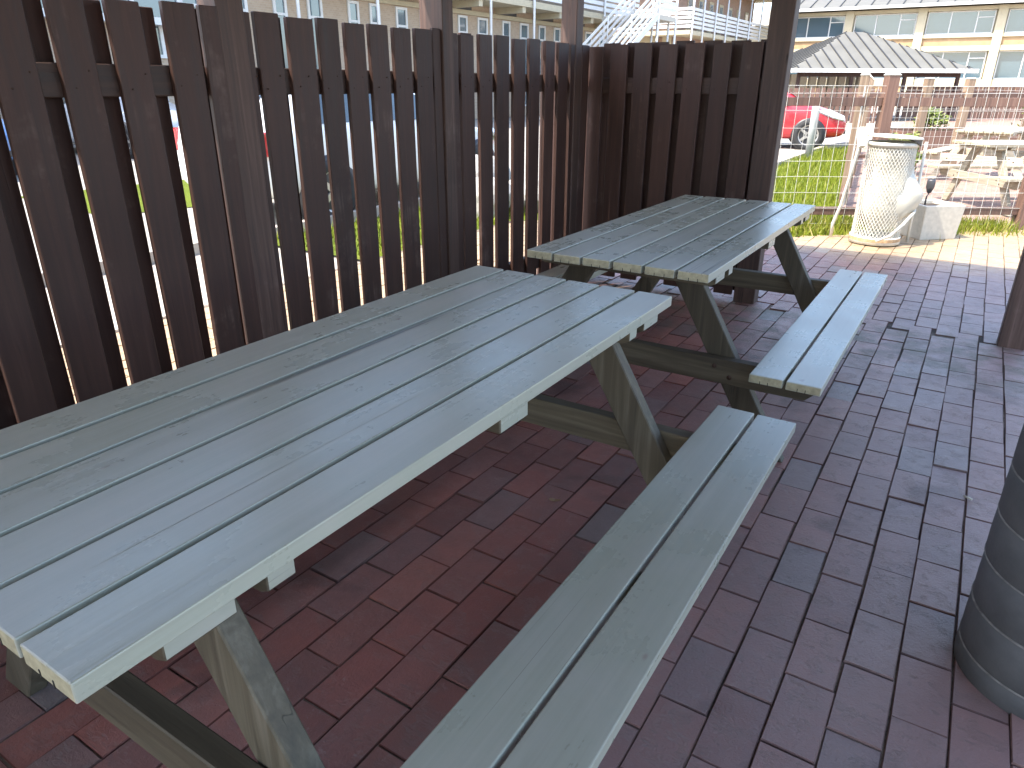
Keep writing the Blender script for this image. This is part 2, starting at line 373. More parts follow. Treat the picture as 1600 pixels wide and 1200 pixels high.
def pillar_mat():
    t = NT('dark grey lining felt', 0.6, 0.4); co = t.coord()
    n = t.noise(co, 9.0, 6, 0.65); n2 = t.noise(t.vmul(co, [1, 1, 0.2]), 3.0, 4)
    c = t.ramp(n, [(0.3, (0.058, 0.058, 0.06)), (0.7, (0.092, 0.092, 0.094))])
    t.col(t.mix(t.ramp(n2, [(0.5, 0.0), (0.75, 0.4)]), c, (0.13, 0.13, 0.13))); t.bump(t.noise(co, 90.0, 3), 0.25, 0.003); return t.m
M_PILLAR = pillar_mat(); M_SEAMDUST = plain('dusty seam', (0.16, 0.15, 0.14), 0.9, vary=0.4, scale=50)
def bag_mat():
    t = NT('white plastic bag', 0.35, 0.4); t.col((0.46, 0.44, 0.37)); t.b.inputs['Transmission Weight'].default_value = 0.0
    t.b.inputs['Subsurface Weight'].default_value = 0.2; t.b.inputs['Subsurface Radius'].default_value = (0.05, 0.05, 0.05); return t.m
M_BAG = bag_mat()
M_FLOWER = plain('white bloom', (0.75, 0.73, 0.65), 0.6)

# ------------------------------------------------------------------ setting: ground, road, lawn, paving
def sheet(name, poly, z, mat):
    b = MB(); b.face([(x, y, z) for x, y in poly]); return tag(b.build(name, mat), kind='structure')
def ngon_ok(poly): return poly
sheet('ground', [(-400, -400), (400, -400), (400, 400), (-400, 400)], -0.03, M_CONCRETE)
sheet('road', [(-60, -40), (-5.6, -40), (-5.6, 9.0), (-3.1, 10.5), (-3.1, 18.0), (-2.75, 20.2), (-2.2, 27), (-60, 27)], -0.016, M_ASPHALT)
FA = Vector((-1.8, 7.3, 0)); FB = Vector((0.41, 8.76, 0)); FD = (FB - FA).normalized(); FN = Vector((-FD.y, FD.x, 0))
lawn_poly = [(-5.4, 8.9), (-5.4, 4.2), (-4.05, 4.2), (-4.05, 6.4), (-2.6, 6.75), (-1.45, 7.0), (-1.08, 7.3), (-0.4, 7.95), (0.35, 8.5), (0.3, 8.95), (-0.75, 8.25), (-1.25, 8.9), (-2.3, 18.0), (-2.65, 20.0), (-3.0, 18.0), (-3.0, 10.6)]
sheet('lawn', lawn_poly, -0.006, M_LAWN)
kb = MB()
for a, b_ in (((-5.6, -12), (-5.6, 9.0)), ((-5.6, 9.0), (-3.1, 10.5)), ((-3.1, 10.5), (-3.1, 18.0)), ((-3.1, 18.0), (-2.75, 20.2))):
    kb.bar((a[0] + 0.05, a[1], 0.01), (b_[0] + 0.05, b_[1], 0.01), 0.1, 0.12)
tag(kb.build('kerb', M_CONCRETE), kind='structure')
sheet('courtyard', [(0.3, 8.95), (-0.75, 8.25), (-1.25, 8.9), (-2.3, 18.0), (-2.8, 33.0), (-3.4, 48), (22, 48), (22, 9.6), (4, 9.0)], -0.01, M_COURT)
# lawn strip further along the car park
sheet('verge', [(-10.2, 4.4), (-7.9, 4.2), (-7.6, 5.4), (-10.0, 6.8)], -0.006, M_LAWN)

def inpoly(x, y, poly):
    c = False; n = len(poly)
    for i in range(n):
        x0, y0 = poly[i]; x1, y1 = poly[(i + 1) % n]
        if (y0 > y) != (y1 > y) and x < (x1 - x0) * (y - y0) / (y1 - y0) + x0: c = not c
    return c
pave_poly = [(-4.05, -1.6), (2.6, -1.6), (2.6, 10.0), (0.6, 8.75), (0.2, 8.5), (-0.4, 8.05), (-1.08, 7.38), (-1.45, 7.05), (-2.6, 6.8), (-4.05, 6.45)]
sheet('paving_bed', pave_poly, 0.001, M_JOINT)
pb = MB(); PX, PY = 0.1165, 0.2285; rnd = random.Random(3)
def brick(cx, cy, wx, wy):
    a = rnd.gauss(0, 0.006); ca, sa = math.cos(a), math.sin(a)
    hx, hy = wx / 2 - 0.0011 - abs(rnd.gauss(0, 0.0006)), wy / 2 - 0.0014 - abs(rnd.gauss(0, 0.0007))
    cx += rnd.gauss(0, 0.0012); cy += rnd.gauss(0, 0.0015)
    tx, ty, tz = rnd.gauss(0, 0.006), rnd.gauss(0, 0.005), rnd.gauss(0, 0.0012)
    v = rnd.random() * 0.86
    if rnd.random() < 0.05: v = 0.88 + rnd.random() * 0.12
    ch = 0.0022
    def P(u, w, z): return (cx + u * ca - w * sa, cy + u * sa + w * ca, z + (tz + tx * u + ty * w))
    T = [pb.bm.verts.new(P(s * (hx - ch), q * (hy - ch), 0.0075)) for s, q in ((-1, -1), (1, -1), (1, 1), (-1, 1))]
    E_ = [pb.bm.verts.new(P(s * hx, q * hy, 0.0045)) for s, q in ((-1, -1), (1, -1), (1, 1), (-1, 1))]
    B_ = [pb.bm.verts.new(P(s * hx, q * hy, -0.02)) for s, q in ((-1, -1), (1, -1), (1, 1), (-1, 1))]
    fs = [pb.bm.faces.new(T)]
    for k in range(4):
        j = (k + 1) % 4
        fs.append(pb.bm.faces.new([E_[k], E_[j], T[j], T[k]])); fs.append(pb.bm.faces.new([B_[k], B_[j], E_[j], E_[k]]))
    for q_, f in enumerate(fs):
        f[pb.var] = v
        if q_: f.material_index = 1
x = -4.0; ci = 0
ncol = int((2.6 + 4.0) / PX)
for i in range(ncol):
    cx = 0.0365 + (i - 34) * PX
    off = 0.0 if (i % 2 == 0) else PY / 2
    y = -1.5 + off
    while y < 4.47:
        if inpoly(cx, y, pave_poly): brick(cx, y, PX, PY)
        y += PY
    y2 = 4.70 + (PY / 2 if i % 2 else 0)
    if inpoly(cx, 4.5, pave_poly):
        e0 = y - PY / 2; e1 = y2 - PY / 2
        if e1 - e0 > 0.05: brick(cx, (e0 + e1) / 2, PX, min(e1 - e0, 0.26))
    while y2 < 9.6:
        if inpoly(cx + 0.02, y2, pave_poly): brick(cx + 0.02, y2, PX, PY)
        y2 += PY
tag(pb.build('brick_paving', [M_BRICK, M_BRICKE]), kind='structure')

# grass blades: nobody could count them
gb = MB(); gr = random.Random(11)
def blade(x, y, h, var):
    a = gr.random() * 6.283; w = 0.004 + gr.random() * 0.004; l = gr.gauss(0, 0.35) * h; l2 = gr.gauss(0, 0.35) * h
    gb.face([(x - math.cos(a) * w, y - math.sin(a) * w, -0.008), (x + math.cos(a) * w, y + math.sin(a) * w, -0.008), (x + l, y + l2, h)], var)
cnt = 0
while cnt < 16000:
    x = gr.uniform(-3.0, 0.35); y = 6.7 + (gr.random() ** 1.7) * 11.0
    if not inpoly(x, y, lawn_poly): continue
    s = 1 + (y - 7) * 0.12
    blade(x, y, (0.03 + gr.random() * 0.05) * s, min(1, max(0, gr.gauss(0.45, 0.2)))); cnt += 1
for k in range(5200):
    t_ = gr.uniform(-0.3, 2.6); q = FA + FD * t_ + FN * gr.gauss(-0.04, 0.14)
    blade(q.x, q.y, 0.04 + gr.random() * 0.11, min(1, max(0, gr.gauss(0.62, 0.28))))
for k in range(3500):
    blade(gr.uniform(-5.4, -4.05), gr.uniform(4.3, 8.0), 0.04 + gr.random() * 0.06, min(1, max(0, gr.gauss(0.5, 0.2))))
tag(gb.build('grass', M_BLADE), 'bright green grass growing around the wire fence and lawn', 'grass', kind='stuff')

# ------------------------------------------------------------------ picnic tables
TW, TL, TH, TT = 0.72, 1.787, 0.74, 0.0300
BO, BW, BH = 0.177, 0.2333, 0.42
def make_table(label, loc, rz, top_m, frame_m, cross_m, group):
    root = thing('picnic_table', label, 'picnic table', loc, rz, group)
    hw, hl = TW / 2, TL / 2
    def planks(b, x0, x1, n, z1, gap):
        w = (x1 - x0 - gap * (n - 1)) / n
        for i in range(n):
            a = x0 + i * (w + gap); j0, j1 = random.gauss(0, 0.0025), random.gauss(0, 0.0025); dz = random.gauss(0, 0.0006)
            fs = b.box(a, a + w, -hl + j0, hl + j1, z1 - TT + dz, z1 + dz)
            fs[2].material_index = 1; fs[4].material_index = 1
            for sgn, jj in ((-1, j0), (1, j1)):
                for q in (0.33, 0.62):
                    xx = a + w * q + random.gauss(0, 0.003); yy = sgn * hl + jj
                    b.box(xx - 0.0011, xx + 0.0011, min(yy, yy + sgn * 0.0008), max(yy, yy + sgn * 0.0008), z1 - TT - 0.0005, z1 - TT + 0.011, 0, 2, False)
    mats = [top_m, M_ENDGRAIN, M_SLOT]
    b = MB(); planks(b, -hw, hw, 6, TH, 0.0125); b.build('tabletop', mats, root, 0.0022, 2)
    for s in (-1, 1):
        b = MB(); c0 = s * (hw + BO + BW / 2); planks(b, c0 - BW / 2, c0 + BW / 2, 2, BH, 0.0095); b.build('seat', mats, root, 0.0028, 2)
    zt = TH - TT
    for e in (-1, 1):
        def Y(o): return e * (hl - o)
        for (o0, o1, zh) in ((0.10, 0.205, 0.031), (0.255, 0.305, 0.033)):
            b = MB(); y0, y1 = sorted((Y(o0), Y(o1)))
            zh += 0.004; xe = hw - 0.004
            prof = [(-xe, 0, zt), (-xe, 0, zt - zh * 0.75), (-xe + 0.02, 0, zt - zh), (xe - 0.02, 0, zt - zh), (xe, 0, zt - zh * 0.75), (xe, 0, zt)]
            fs = b.prism(prof, (0, y0, 0), (0, y1, 0), bevel=True)
            for k in (2, 3, 5, 6): fs[k].material_index = 1
            b.build('batten', [cross_m, top_m], root, 0.002)
        for s in (-1, 1):
            b = MB(); y0, y1 = sorted((Y(0.208), Y(0.252)))
            # leg leans outward: its outer edge moves 0.59 sideways per unit of height
            xl = lambda z: 0.36 - 0.22 + 0.59 * (0.70 - z)
            prof = [(s * xl(zt), 0, zt), (s * (xl(zt) + 0.11), 0, zt), (s * (xl(0.008) + 0.11), 0, 0.008), (s * xl(0.008), 0, 0.008)]
            b.prism(prof, (0, y0, 0), (0, y1, 0), bevel=True); b.build('leg', frame_m, root, 0.003)
        b = MB(); y0, y1 = sorted((Y(0.162), Y(0.206))); xo = hw + BO + BW - 0.02
        prof = [(-xo, 0, BH - TT), (-xo, 0, BH - TT - 0.045), (-xo + 0.05, 0, BH - TT - 0.095), (xo - 0.05, 0, BH - TT - 0.095), (xo, 0, BH - TT - 0.045), (xo, 0, BH - TT)]
        b.prism(prof, (0, y0, 0), (0, y1, 0), bevel=True)
        for s in (-1, 1):
            for dx, dz in ((0.37, 0.065), (0.43, 0.03)):
                yy = Y(0.162); M = Matrix.Translation((s * dx, yy, BH - TT - 0.095 + dz)) @ Matrix.Rotation(R(90), 4, 'X')
                b.lathe([(0.0, 0.003), (0.008, 0.0028), (0.010, -0.0005)] if e < 0 else [(0.010, 0.0005), (0.008, -0.0028), (0.0, -0.003)], 10, mi=1, M=M)
        b.build('crossbar', [cross_m, M_BOLT], root, 0.003)
    b = MB(); fs = b.box(-hw + 0.004, hw - 0.004, -0.055, 0.055, zt - 0.036, zt); fs[3].material_index = 1; fs[5].material_index = 1; b.build('batten', [cross_m, top_m], root, 0.003)
    for s in (-1, 1):
        b = MB(); x0, x1 = sorted((s * (hw + BO + 0.012), s * (hw + BO + BW - 0.012)))
        b.box(x0, x1, -0.045, 0.045, BH - TT - 0.028, BH - TT); b.build('seat_batten', cross_m, root, 0.003)
    return root
GT = 'grey green picnic tables under the shelter'
make_table('nearer grey green picnic table, its top filling the foreground', (-1.059, 1.1245, 0.0), 0, M_TABLE, M_FRAME, M_FRAMEX, GT)
make_table('farther grey green picnic table, beside the corner of the dark fence', (-1.047, 3.2235, 0.0), 0, M_TABLE, M_FRAME, M_FRAMEX, GT)
make_table('sunlit bleached picnic table farther back, turned another way', (0.15, 13.6, -0.005), R(-12), M_PALE, M_PALE, M_PALE, 'bleached picnic tables in the court')
t3 = make_table('sunlit bleached picnic table in the court, closest to the wire fence', (0.62, 10.55, -0.005), R(-57), M_PALE, M_PALE, M_PALE, 'bleached picnic tables in the court')

# ------------------------------------------------------------------ board fences of the shelter
XF, YB, ZF = -2.3126, 4.634, 1.565
fl = thing('board_fence', 'long dark brown board fence with light slits along the left of the tables', 'fence', (XF, 2.0, 0))
fronts = [-1.33, -1.155, -0.985, -0.815, -0.645, -0.475, -0.305, -0.135, 0.035, 0.205, 0.375, 0.545, 0.72, 0.895, 1.075, 1.255, 1.43, 1.613]
edges = [(c - 0.057, c + 0.057) for c in fronts[:-4]] + [(1.02, 1.135), (1.203, 1.31), (1.378, 1.487), (1.555, 1.673), (1.69, 1.80), (1.84, 1.897), (1.92, 2.031), (2.064, 2.195), (2.221, 2.333), (2.366, 2.482), (2.519, 2.638), (2.668, 2.787), (2.82, 2.94), (2.95, 3.01), (3.10, 3.155), (3.172, 3.287), (3.336, 3.457), (3.496, 3.623), (3.669, 3.794), (3.843, 3.967), (4.026, 4.141), (4.187, 4.314), (4.35, 4.46), (4.50, 4.60)]
bi = MB()
for (y0, y1) in edges:
    dx = random.gauss(0, 0.0015); lean = random.gauss(0, 0.0035); zt = ZF + random.gauss(0, 0.005)
    x0, x1 = -0.021 + dx, dx
    y0 -= 2.0; y1 -= 2.0
    bi.hexa([(x0, y0 - lean, 0.04), (x1, y0 - lean, 0.04), (x1, y1 - lean, 0.04), (x0, y1 - lean, 0.04), (x0, y0 + lean, zt), (x1, y0 + lean, zt), (x1, y1 + lean, zt), (x0, y1 + lean, zt)])
b = MB()
for i in range(len(edges) - 1):
    g0, g1 = edges[i][1], edges[i + 1][0]
    c = (g0 + g1) / 2
    if g1 - g0 < 0.018 or 1.68 < c < 1.92 or 2.93 < c < 3.18: continue
    pitch = edges[i + 1][1] - edges[i][1]
    w = 0.0515 if c < 1.35 else min(0.048, pitch / 2 - 0.028)
    dx = random.gauss(0, 0.001); zt = ZF + random.gauss(0, 0.006)
    b.box(-0.087 + dx, -0.066 + dx, c - w - 2.0, c + w - 2.0, 0.05, zt)
for c in (1.745, 2.975): b.box(-0.087, -0.066, c - 0.055 - 2.0, c + 0.05 - 2.0, 0.05, ZF)
b.build('outer_boards', M_FENCE, fl, 0.0025)
for z0, z1 in ((1.288, 1.383), (0.2, 0.296)):
    b = MB(); b.box(-0.066, -0.021, -3.4, 2.6, z0, z1); b.build('rail', M_RAIL, fl, 0.003)
for (y0, y1) in edges:
    for z in (1.315, 1.355, 0.225, 0.27):
        yy = (y0 + y1) / 2 + (0.028 if (z > 1.33 or z < 0.25) else -0.028) - 2.0
        M = Matrix.Translation((0.0016, yy + random.gauss(0, 0.004), z + random.gauss(0, 0.003))) @ Matrix.Rotation(R(90), 4, 'Y')
        bi.lathe([(0.0, 0.0012), (0.0026, 0.001), (0.0032, -0.003)], 6, mi=1, M=M)
bi.build('inner_boards', [M_FENCE, M_BOLT], fl, 0.0025)

fb = thing('board_fence', 'short dark brown board fence closing the end behind the farther table', 'fence', (-1.7, YB, 0))
bxe = [(-2.338, -2.228), (-2.174, -2.057), (-2.01, -1.891), (-1.846, -1.727), (-1.678, -1.554), (-1.496, -1.387), (-1.325, -1.202)]
bi = MB()
for (x0, x1) in bxe:
    dy = random.gauss(0, 0.0015); lean = random.gauss(0, 0.003); zt = ZF + random.gauss(0, 0.004); x0 += 1.7; x1 += 1.7
    y0, y1 = dy, 0.021 + dy
    bi.hexa([(x0 - lean, y0, 0.045), (x1 - lean, y0, 0.045), (x1 - lean, y1, 0.045), (x0 - lean, y1, 0.045), (x0 + lean, y0, zt), (x1 + lean, y0, zt), (x1 + lean, y1, zt), (x0 + lean, y1, zt)])
b = MB()
for i in range(len(bxe)):
    c = (bxe[i][1] + (bxe[i + 1][0] if i + 1 < len(bxe) else -1.16)) / 2 + 1.7
    b.box(c - 0.058, c + 0.058, 0.066, 0.087, 0.06, ZF + 0.014 + random.gauss(0, 0.002))
b.build('outer_boards', M_FENCE, fb, 0.0025)
for z0, z1 in ((1.276, 1.372), (0.2, 0.296)):
    b = MB(); b.box(-0.72, 0.53, 0.0215, 0.0655, z0, z1); b.build('rail', M_RAILX, fb, 0.003)
for (x0, x1) in bxe:
    for z in (1.305, 1.345, 0.225, 0.27):
        xx = (x0 + x1) / 2 + (0.028 if (z > 1.33 or z < 0.25) else -0.028) + 1.7
        M = Matrix.Translation((xx, -0.0016, z)) @ Matrix.Rotation(R(90), 4, 'X')
        bi.lathe([(0.0, 0.0012), (0.0026, 0.001), (0.0032, -0.003)], 6, mi=1, M=M)
bi.build('inner_boards', [M_FENCE, M_BOLT], fb, 0.0025)

# ------------------------------------------------------------------ the shelter that shades the tables: posts, beams, roof
RX0, RX1, RY0, RY1, RZ = -2.66, 0.95, -4.2, 5.36, 2.42  # roof is out of view; right and rear edges pushed out to darken the bench
sh = thing('wooden_shelter', 'brown wooden shelter whose posts and flat roof stand over the picnic tables', 'shelter', (-0.4, 1.9, 0))
def L(x, y): return x + 0.4, y - 1.9
def post(x0, x1, y0, y1):
    a, c = L(x0, y0); d, e = L(x1, y1); q = MB(); q.box(a, d, c, e, 0.0, RZ - 0.14); return q.build('post', M_POST, sh, 0.004)
post(XF - 0.1, XF + 0.004, 1.757, 1.872)
post(XF - 0.13, XF + 0.012, 3.012, 3.098)
post(XF - 0.105, XF + 0.006, 4.395, 4.488)
post(-1.188, -1.052, YB - 0.004, YB + 0.105)
post(0.298, 0.425, 4.535, 4.65)
post(XF - 0.1, XF + 0.004, 0.3, 0.42)
post(0.298, 0.425, -1.3, -1.18)
for y in (-3.9, -1.24, 4.59):
    a, c = L(RX0 + 0.05, y); d, _ = L(RX1 - 0.05, y); q = MB(); q.box(a, d, c - 0.035, c + 0.035, RZ - 0.14, RZ); q.build('beam', M_RAILX, sh, 0.004)
for x in (XF - 0.05, 0.361):
    a, c = L(x, RY0 + 0.1); _, e = L(x, RY1 - 0.1); q = MB(); q.box(a - 0.03, a + 0.03, c, e, RZ - 0.14 + 0.004, RZ - 0.004); q.build('beam', M_RAIL, sh, 0.004)
q = MB(); a, c = L(RX0, RY0); d, e = L(RX1, RY1); n = 34
for i in range(n):
    w = (d - a) / n; q.box(a + i * w + 0.001, a + (i + 1) * w - 0.001, c, e, RZ + 0.001, RZ + 0.022)
rf = q.build('roof', M_CEIL, sh)
q = MB(); q.box(a - 0.02, d + 0.02, c - 0.02, e + 0.02, RZ + 0.0225, RZ + 0.06); q.build('roof_covering', M_FELT, rf)

# grey ringed pillar at the right edge
pl = thing('round_pillar', 'dark grey round pillar ringed by thin horizontal seams', 'pillar', (0.40, 1.80, 0))
q = MB(); z = 0.0; zs = [0.0, 0.064, 0.184, 0.306, 0.424, 0.54]
while zs[-1] < RZ - 0.15: zs.append(zs[-1] + 0.119)
for i in range(len(zs) - 1):
    r0 = 0.191 + random.gauss(0, 0.0006); z0, z1 = zs[i], min(zs[i + 1], RZ - 0.004)
    q.lathe([(r0 - 0.003, z0 + 0.0008), (r0, z0 + 0.004), (r0 + 0.0008, (z0 + z1) / 2), (r0, z1 - 0.003), (r0 - 0.003, z1 - 0.0004)], 64)
q.build('shaft', M_PILLAR, pl)
q = MB()
for z in zs[1:-1]: q.lathe([(0.186, z - 0.002), (0.1922, z - 0.001), (0.1922, z + 0.0006), (0.186, z + 0.0016)], 64)
q.build('seam_rings', M_SEAMDUST, pl)

# ------------------------------------------------------------------ wire mesh fences with brown posts
def wire_fence(label, p0, p1, posts, pm=None, post_h=1.44, rails=((1.15, 1.228), (0.145, 0.22)), top=1.325, sp=0.105, group=None, wr=0.0022, cap=True, hs=0.15, pw=0.1):
    p0 = Vector(p0); p1 = Vector(p1); L_ = (p1 - p0).length; a = math.atan2((p1 - p0).y, (p1 - p0).x)
    root = thing('wire_fence', label, 'fence', (p0.x, p0.y, 0), a, group)
    for t_ in posts:
        q = MB(); q.box(t_ - pw / 2, t_ + pw / 2, -pw / 2, pw / 2, 0, post_h - 0.022); po = q.build('post', pm or M_BROWN, root, 0.004)
        if cap:
            q = MB(); h = pw / 2 + 0.008; z = post_h
            q.hexa([(t_ - h, -h, z - 0.022), (t_ + h, -h, z - 0.022), (t_ + h, h, z - 0.022), (t_ - h, h, z - 0.022), (t_ - h * .7, -h * .7, z), (t_ + h * .7, -h * .7, z), (t_ + h * .7, h * .7, z), (t_ - h * .7, h * .7, z)])
            q.build('post_cap', M_WHITECONC, po, 0.003)
    ps = sorted(posts)
    for (z0, z1) in rails:
        q = MB()
        cuts = [0.0] + [x for x in ps if 0.02 < x < L_ - 0.02] + [L_]
        for u0, u1 in zip(cuts[:-1], cuts[1:]):
            e0 = pw / 2 + 0.001 if any(abs(u0 - x) < 0.01 for x in ps) else 0; e1 = pw / 2 + 0.001 if any(abs(u1 - x) < 0.01 for x in ps) else 0
            q.box(u0 + e0, u1 - e1, -0.022, 0.022, z0, z1)
        q.build('rail', M_BROWN, root, 0.003)
    q = MB(); y = -0.022 - wr - 0.001
    n = int(L_ / sp)
    for i in range(n + 1): q.tube([(i * sp + random.gauss(0, 0.004), y, 0.05), (i * sp + random.gauss(0, 0.004), y, top)], wr, 5, cap=False)
    z = 0.06
    zz = []
    while z < top + 0.001: zz.append(z); z += hs
    zz.append(top)
    for z in zz:
        pts = []; k = 12
        for i in range(k + 1): pts.append((L_ * i / k, y - wr * 1.6, z + random.gauss(0, 0.004)))
        q.tube(pts, wr, 5, cap=False)
    q.build('wire_mesh', M_WIRE, root)
    return root
f0 = FA - FD * 1.5; f1 = FB + FD * 3.4
base = 1.5
def par(x, y): return (Vector((x, y, 0)) - f0).dot(FD)
wire_fence('wire mesh fence with brown posts and rails right behind the white bin', f0, f1, [par(-0.845, 7.93), par(0.47, 8.80), par(-0.845, 7.93) - 1.577, par(0.47, 8.80) + 1.577], pw=0.105)
wire_fence('wire mesh fence running away along the edge of the lawn', (-1.2, 8.75), (-2.25, 17.6), [0.9, 2.6, 4.4, 6.2, 8.0, 8.85], M_TIMBER, 1.46, group='wire fences of the court', sp=0.2, wr=0.002)
wire_fence('far wire mesh fence with pale capped posts across the court', (-2.0, 14.2), (3.6, 18.0), [1.2, 1.92, 3.1, 4.6, 6.2], M_TIMBER, 1.46, group='wire fences of the court', sp=0.2, wr=0.0022, pw=0.12)

# ------------------------------------------------------------------ white mesh litter bin
bn = thing('litter_bin', 'white wire mesh litter bin with a lid and a plastic bag inside', 'litter bin', (-0.66, 7.22, 0), R(32))
q = MB(); N, RB, HB, z0 = 42, 0.200, 0.80, 0.06; rows = 34; dz = HB / rows
def bp_(k, j): # lattice point
    a = 2 * math.pi * (k + 0.5 * (j % 2)) / N; r = RB - 0.008 * (j / rows)
    return Vector((r * math.cos(a), r * math.sin(a), z0 + j * dz))
for j in range(rows):
    for k in range(N):
        for d in (0, 1):
            a = bp_(k, j); b2 = bp_(k + (d if j % 2 else d - 1), j + 1)
            o = Vector((a.x, a.y, 0)).normalized()
            q.bar(a, b2, 0.0042, 0.002, o)
q.build('mesh_basket', M_BINW, bn)
q = MB(); q.lathe([(0.196, 0.02), (0.212, 0.02), (0.212, 0.085), (0.207, 0.085)], 48); q.build('base_ring', M_BINW, bn)
q = MB(); q.lathe([(0.2135, 0.045), (0.214, 0.06), (0.2135, 0.075)], 48); q.build('rust_band', M_RUST, bn)
q = MB(); q.lathe([(0.0, 0.025), (0.198, 0.028)], 48); q.build('floor_plate', M_BINW, bn)
q = MB(); q.lathe([(0.190, 0.85), (0.200, 0.845), (0.206, 0.875), (0.196, 0.885), (0.190, 0.88)], 48); q.build('top_hoop', M_BINW, bn)
Ml = Matrix.Translation((0.005, 0, 0.925)) @ Matrix.Rotation(R(3), 4, 'Y')
q = MB(); q.lathe([(0.0, 0.018), (0.13, 0.016), (0.215, 0.006), (0.226, -0.004), (0.22, -0.010), (0.0, -0.008)], 48, M=Ml); q.build('lid', M_BINW, bn)
q = MB()
for k in range(14):
    a0, a1 = R(-75 + k * 8), R(-75 + (k + 1) * 8); zz0, zz1 = -0.016 - 0.05 * math.sin(math.pi * k / 14), -0.016 - 0.05 * math.sin(math.pi * (k + 1) / 14)
    q.face([Ml @ Vector((0.217 * math.cos(a0), 0.217 * math.sin(a0), -0.011)), Ml @ Vector((0.217 * math.cos(a1), 0.217 * math.sin(a1), -0.011)), Ml @ Vector((0.217 * math.cos(a1), 0.217 * math.sin(a1), zz1)), Ml @ Vector((0.217 * math.cos(a0), 0.217 * math.sin(a0), zz0))])
q.build('bag_rim', M_BLACK, bn)
q = MB(); q.bar((-0.275, -0.02, 0.84), (-0.275, 0.05, 0.99), 0.055, 0.05, (1, 0, 0)); q.bar((-0.29, 0.03, 0.95), (-0.16, 0.02, 0.94), 0.05, 0.022)
q.build('hinge', M_BINW, bn)
Rinv = Matrix.Rotation(-R(32), 4, 'Z')
def W(x, y, z): return Rinv @ Vector((x + 0.66, y - 7.22, z))
q = MB()
q.tube([W(-0.90, 7.10, 0.95), W(-0.915, 7.12, 0.80), W(-0.985, 7.2, 0.32), W(-1.035, 7.26, 0.14), W(-1.035, 7.27, 0.02)], 0.0145, 10); q.build('frame_leg', M_BINW, bn)
q = MB()
q.tube([W(-0.42, 7.40, 0.88), W(-0.41, 7.40, 0.5), W(-0.40, 7.36, 0.02)], 0.0125, 10); q.build('frame_leg', M_BINW, bn)
q = MB()
q.tube([W(-0.405, 7.34, 0.36), W(-0.385, 7.2, 0.31), W(-0.44, 7.06, 0.22), W(-0.52, 6.98, 0.12), W(-0.62, 6.955, 0.07)], 0.013, 10); q.build('support_hoop', M_BINW, bn)
# the bag: a crumpled sack hanging in the basket and bulging out on one side
q = MB(); br = random.Random(5); rings = []
for j in range(17):
    f_ = j / 16; z = 0.13 + 0.73 * f_; ring = []
    for k in range(40):
        a = 2 * math.pi * k / 40
        r = 0.155 + 0.025 * math.sin(f_ * 6) - 0.09 * max(0, 1 - j / 4) + 0.075 * max(0, f_ - 0.72) / 0.28 + 0.014 * math.sin(7 * a + j * 0.9) + br.gauss(0, 0.006)
        bulge = max(0, math.cos(a - R(-30))) ** 5 * math.exp(-((z - 0.45) / 0.2) ** 2) * 0.13
        off = 0.015 * (1 - max(0, f_ - 0.6) / 0.4)
        ring.append(q.bm.verts.new(((min(r, 0.175) + bulge) * math.cos(a) + off * math.cos(R(-40)), (min(r, 0.175) + bulge) * math.sin(a) + off * math.sin(R(-40)), z)))
    rings.append(ring)
for j in range(16):
    for k in range(40):
        f = q.bm.faces.new([rings[j][k], rings[j][(k + 1) % 40], rings[j + 1][(k + 1) % 40], rings[j + 1][k]]); f.smooth = True
q.bm.faces.new(rings[0][::-1])
q.build('bag', M_BAG, bn)

# planter and garden spot light
pt = thing('planter', 'square white concrete planter standing beside the litter bin', 'planter', (-0.30, 7.84, 0), R(42))
q = MB(); h = 0.205; hb = 0.185; ti = 0.165
o_ = [(-hb, -hb, 0.006), (hb, -hb, 0.006), (hb, hb, 0.006), (-hb, hb, 0.006)]; t_ = [(-h, -h, 0.32), (h, -h, 0.32), (h, h, 0.32), (-h, h, 0.32)]
i_ = [(-ti, -ti, 0.32), (ti, -ti, 0.32), (ti, ti, 0.32), (-ti, ti, 0.32)]; d_ = [(-ti, -ti, 0.26), (ti, -ti, 0.26), (ti, ti, 0.26), (-ti, ti, 0.26)]
V = [[q.bm.verts.new(p) for p in g] for g in (o_, t_, i_, d_)]
q.bm.faces.new(V[0][::-1])
for A_, B_ in zip(V[:-1], V[1:]):
    for k in range(4): f = q.bm.faces.new([A_[k], A_[(k + 1) % 4], B_[(k + 1) % 4], B_[k]]); q.bev.extend(f.edges)
q.bm.faces.new(V[3]); q.build('box', M_WHITECONC, pt, 0.008, 2)
q = MB(); q.face([(-ti + .002, -ti + .002, 0.285), (ti - .002, -ti + .002, 0.285), (ti - .002, ti - .002, 0.285), (-ti + .002, ti - .002, 0.285)]); q.build('soil', M_SOIL, pt)
gl = thing('garden_light', 'small dark garden light on a stake in the white planter', 'lamp', (-0.345, 7.80, 0.284))
q = MB(); q.tube([(0, 0, -0.05), (0.0, 0, 0.09), (0.012, 0, 0.12)], 0.008, 8); q.build('stake', M_DARKMETAL, gl)
q = MB(); q.lathe([(0.0, 0.10), (0.02, 0.11), (0.036, 0.16), (0.036, 0.215), (0.03, 0.235), (0.028, 0.225), (0.0, 0.2)], 20, c=(0.012, 0, 0.02)); q.build('lamp_head', M_DARKMETAL, gl)

# ------------------------------------------------------------------ bollard, cars
bo = MB(); bo.lathe([(0.0, 0.0), (0.075, 0.0), (0.075, 0.95), (0.068, 0.985), (0.0, 1.0)], 24)
o = bo.build('bollard', M_GALV); o.location = (-2.86, 15.45, -0.02); tag(o, 'grey round bollard standing at the lawn edge before the red car', 'bollard')

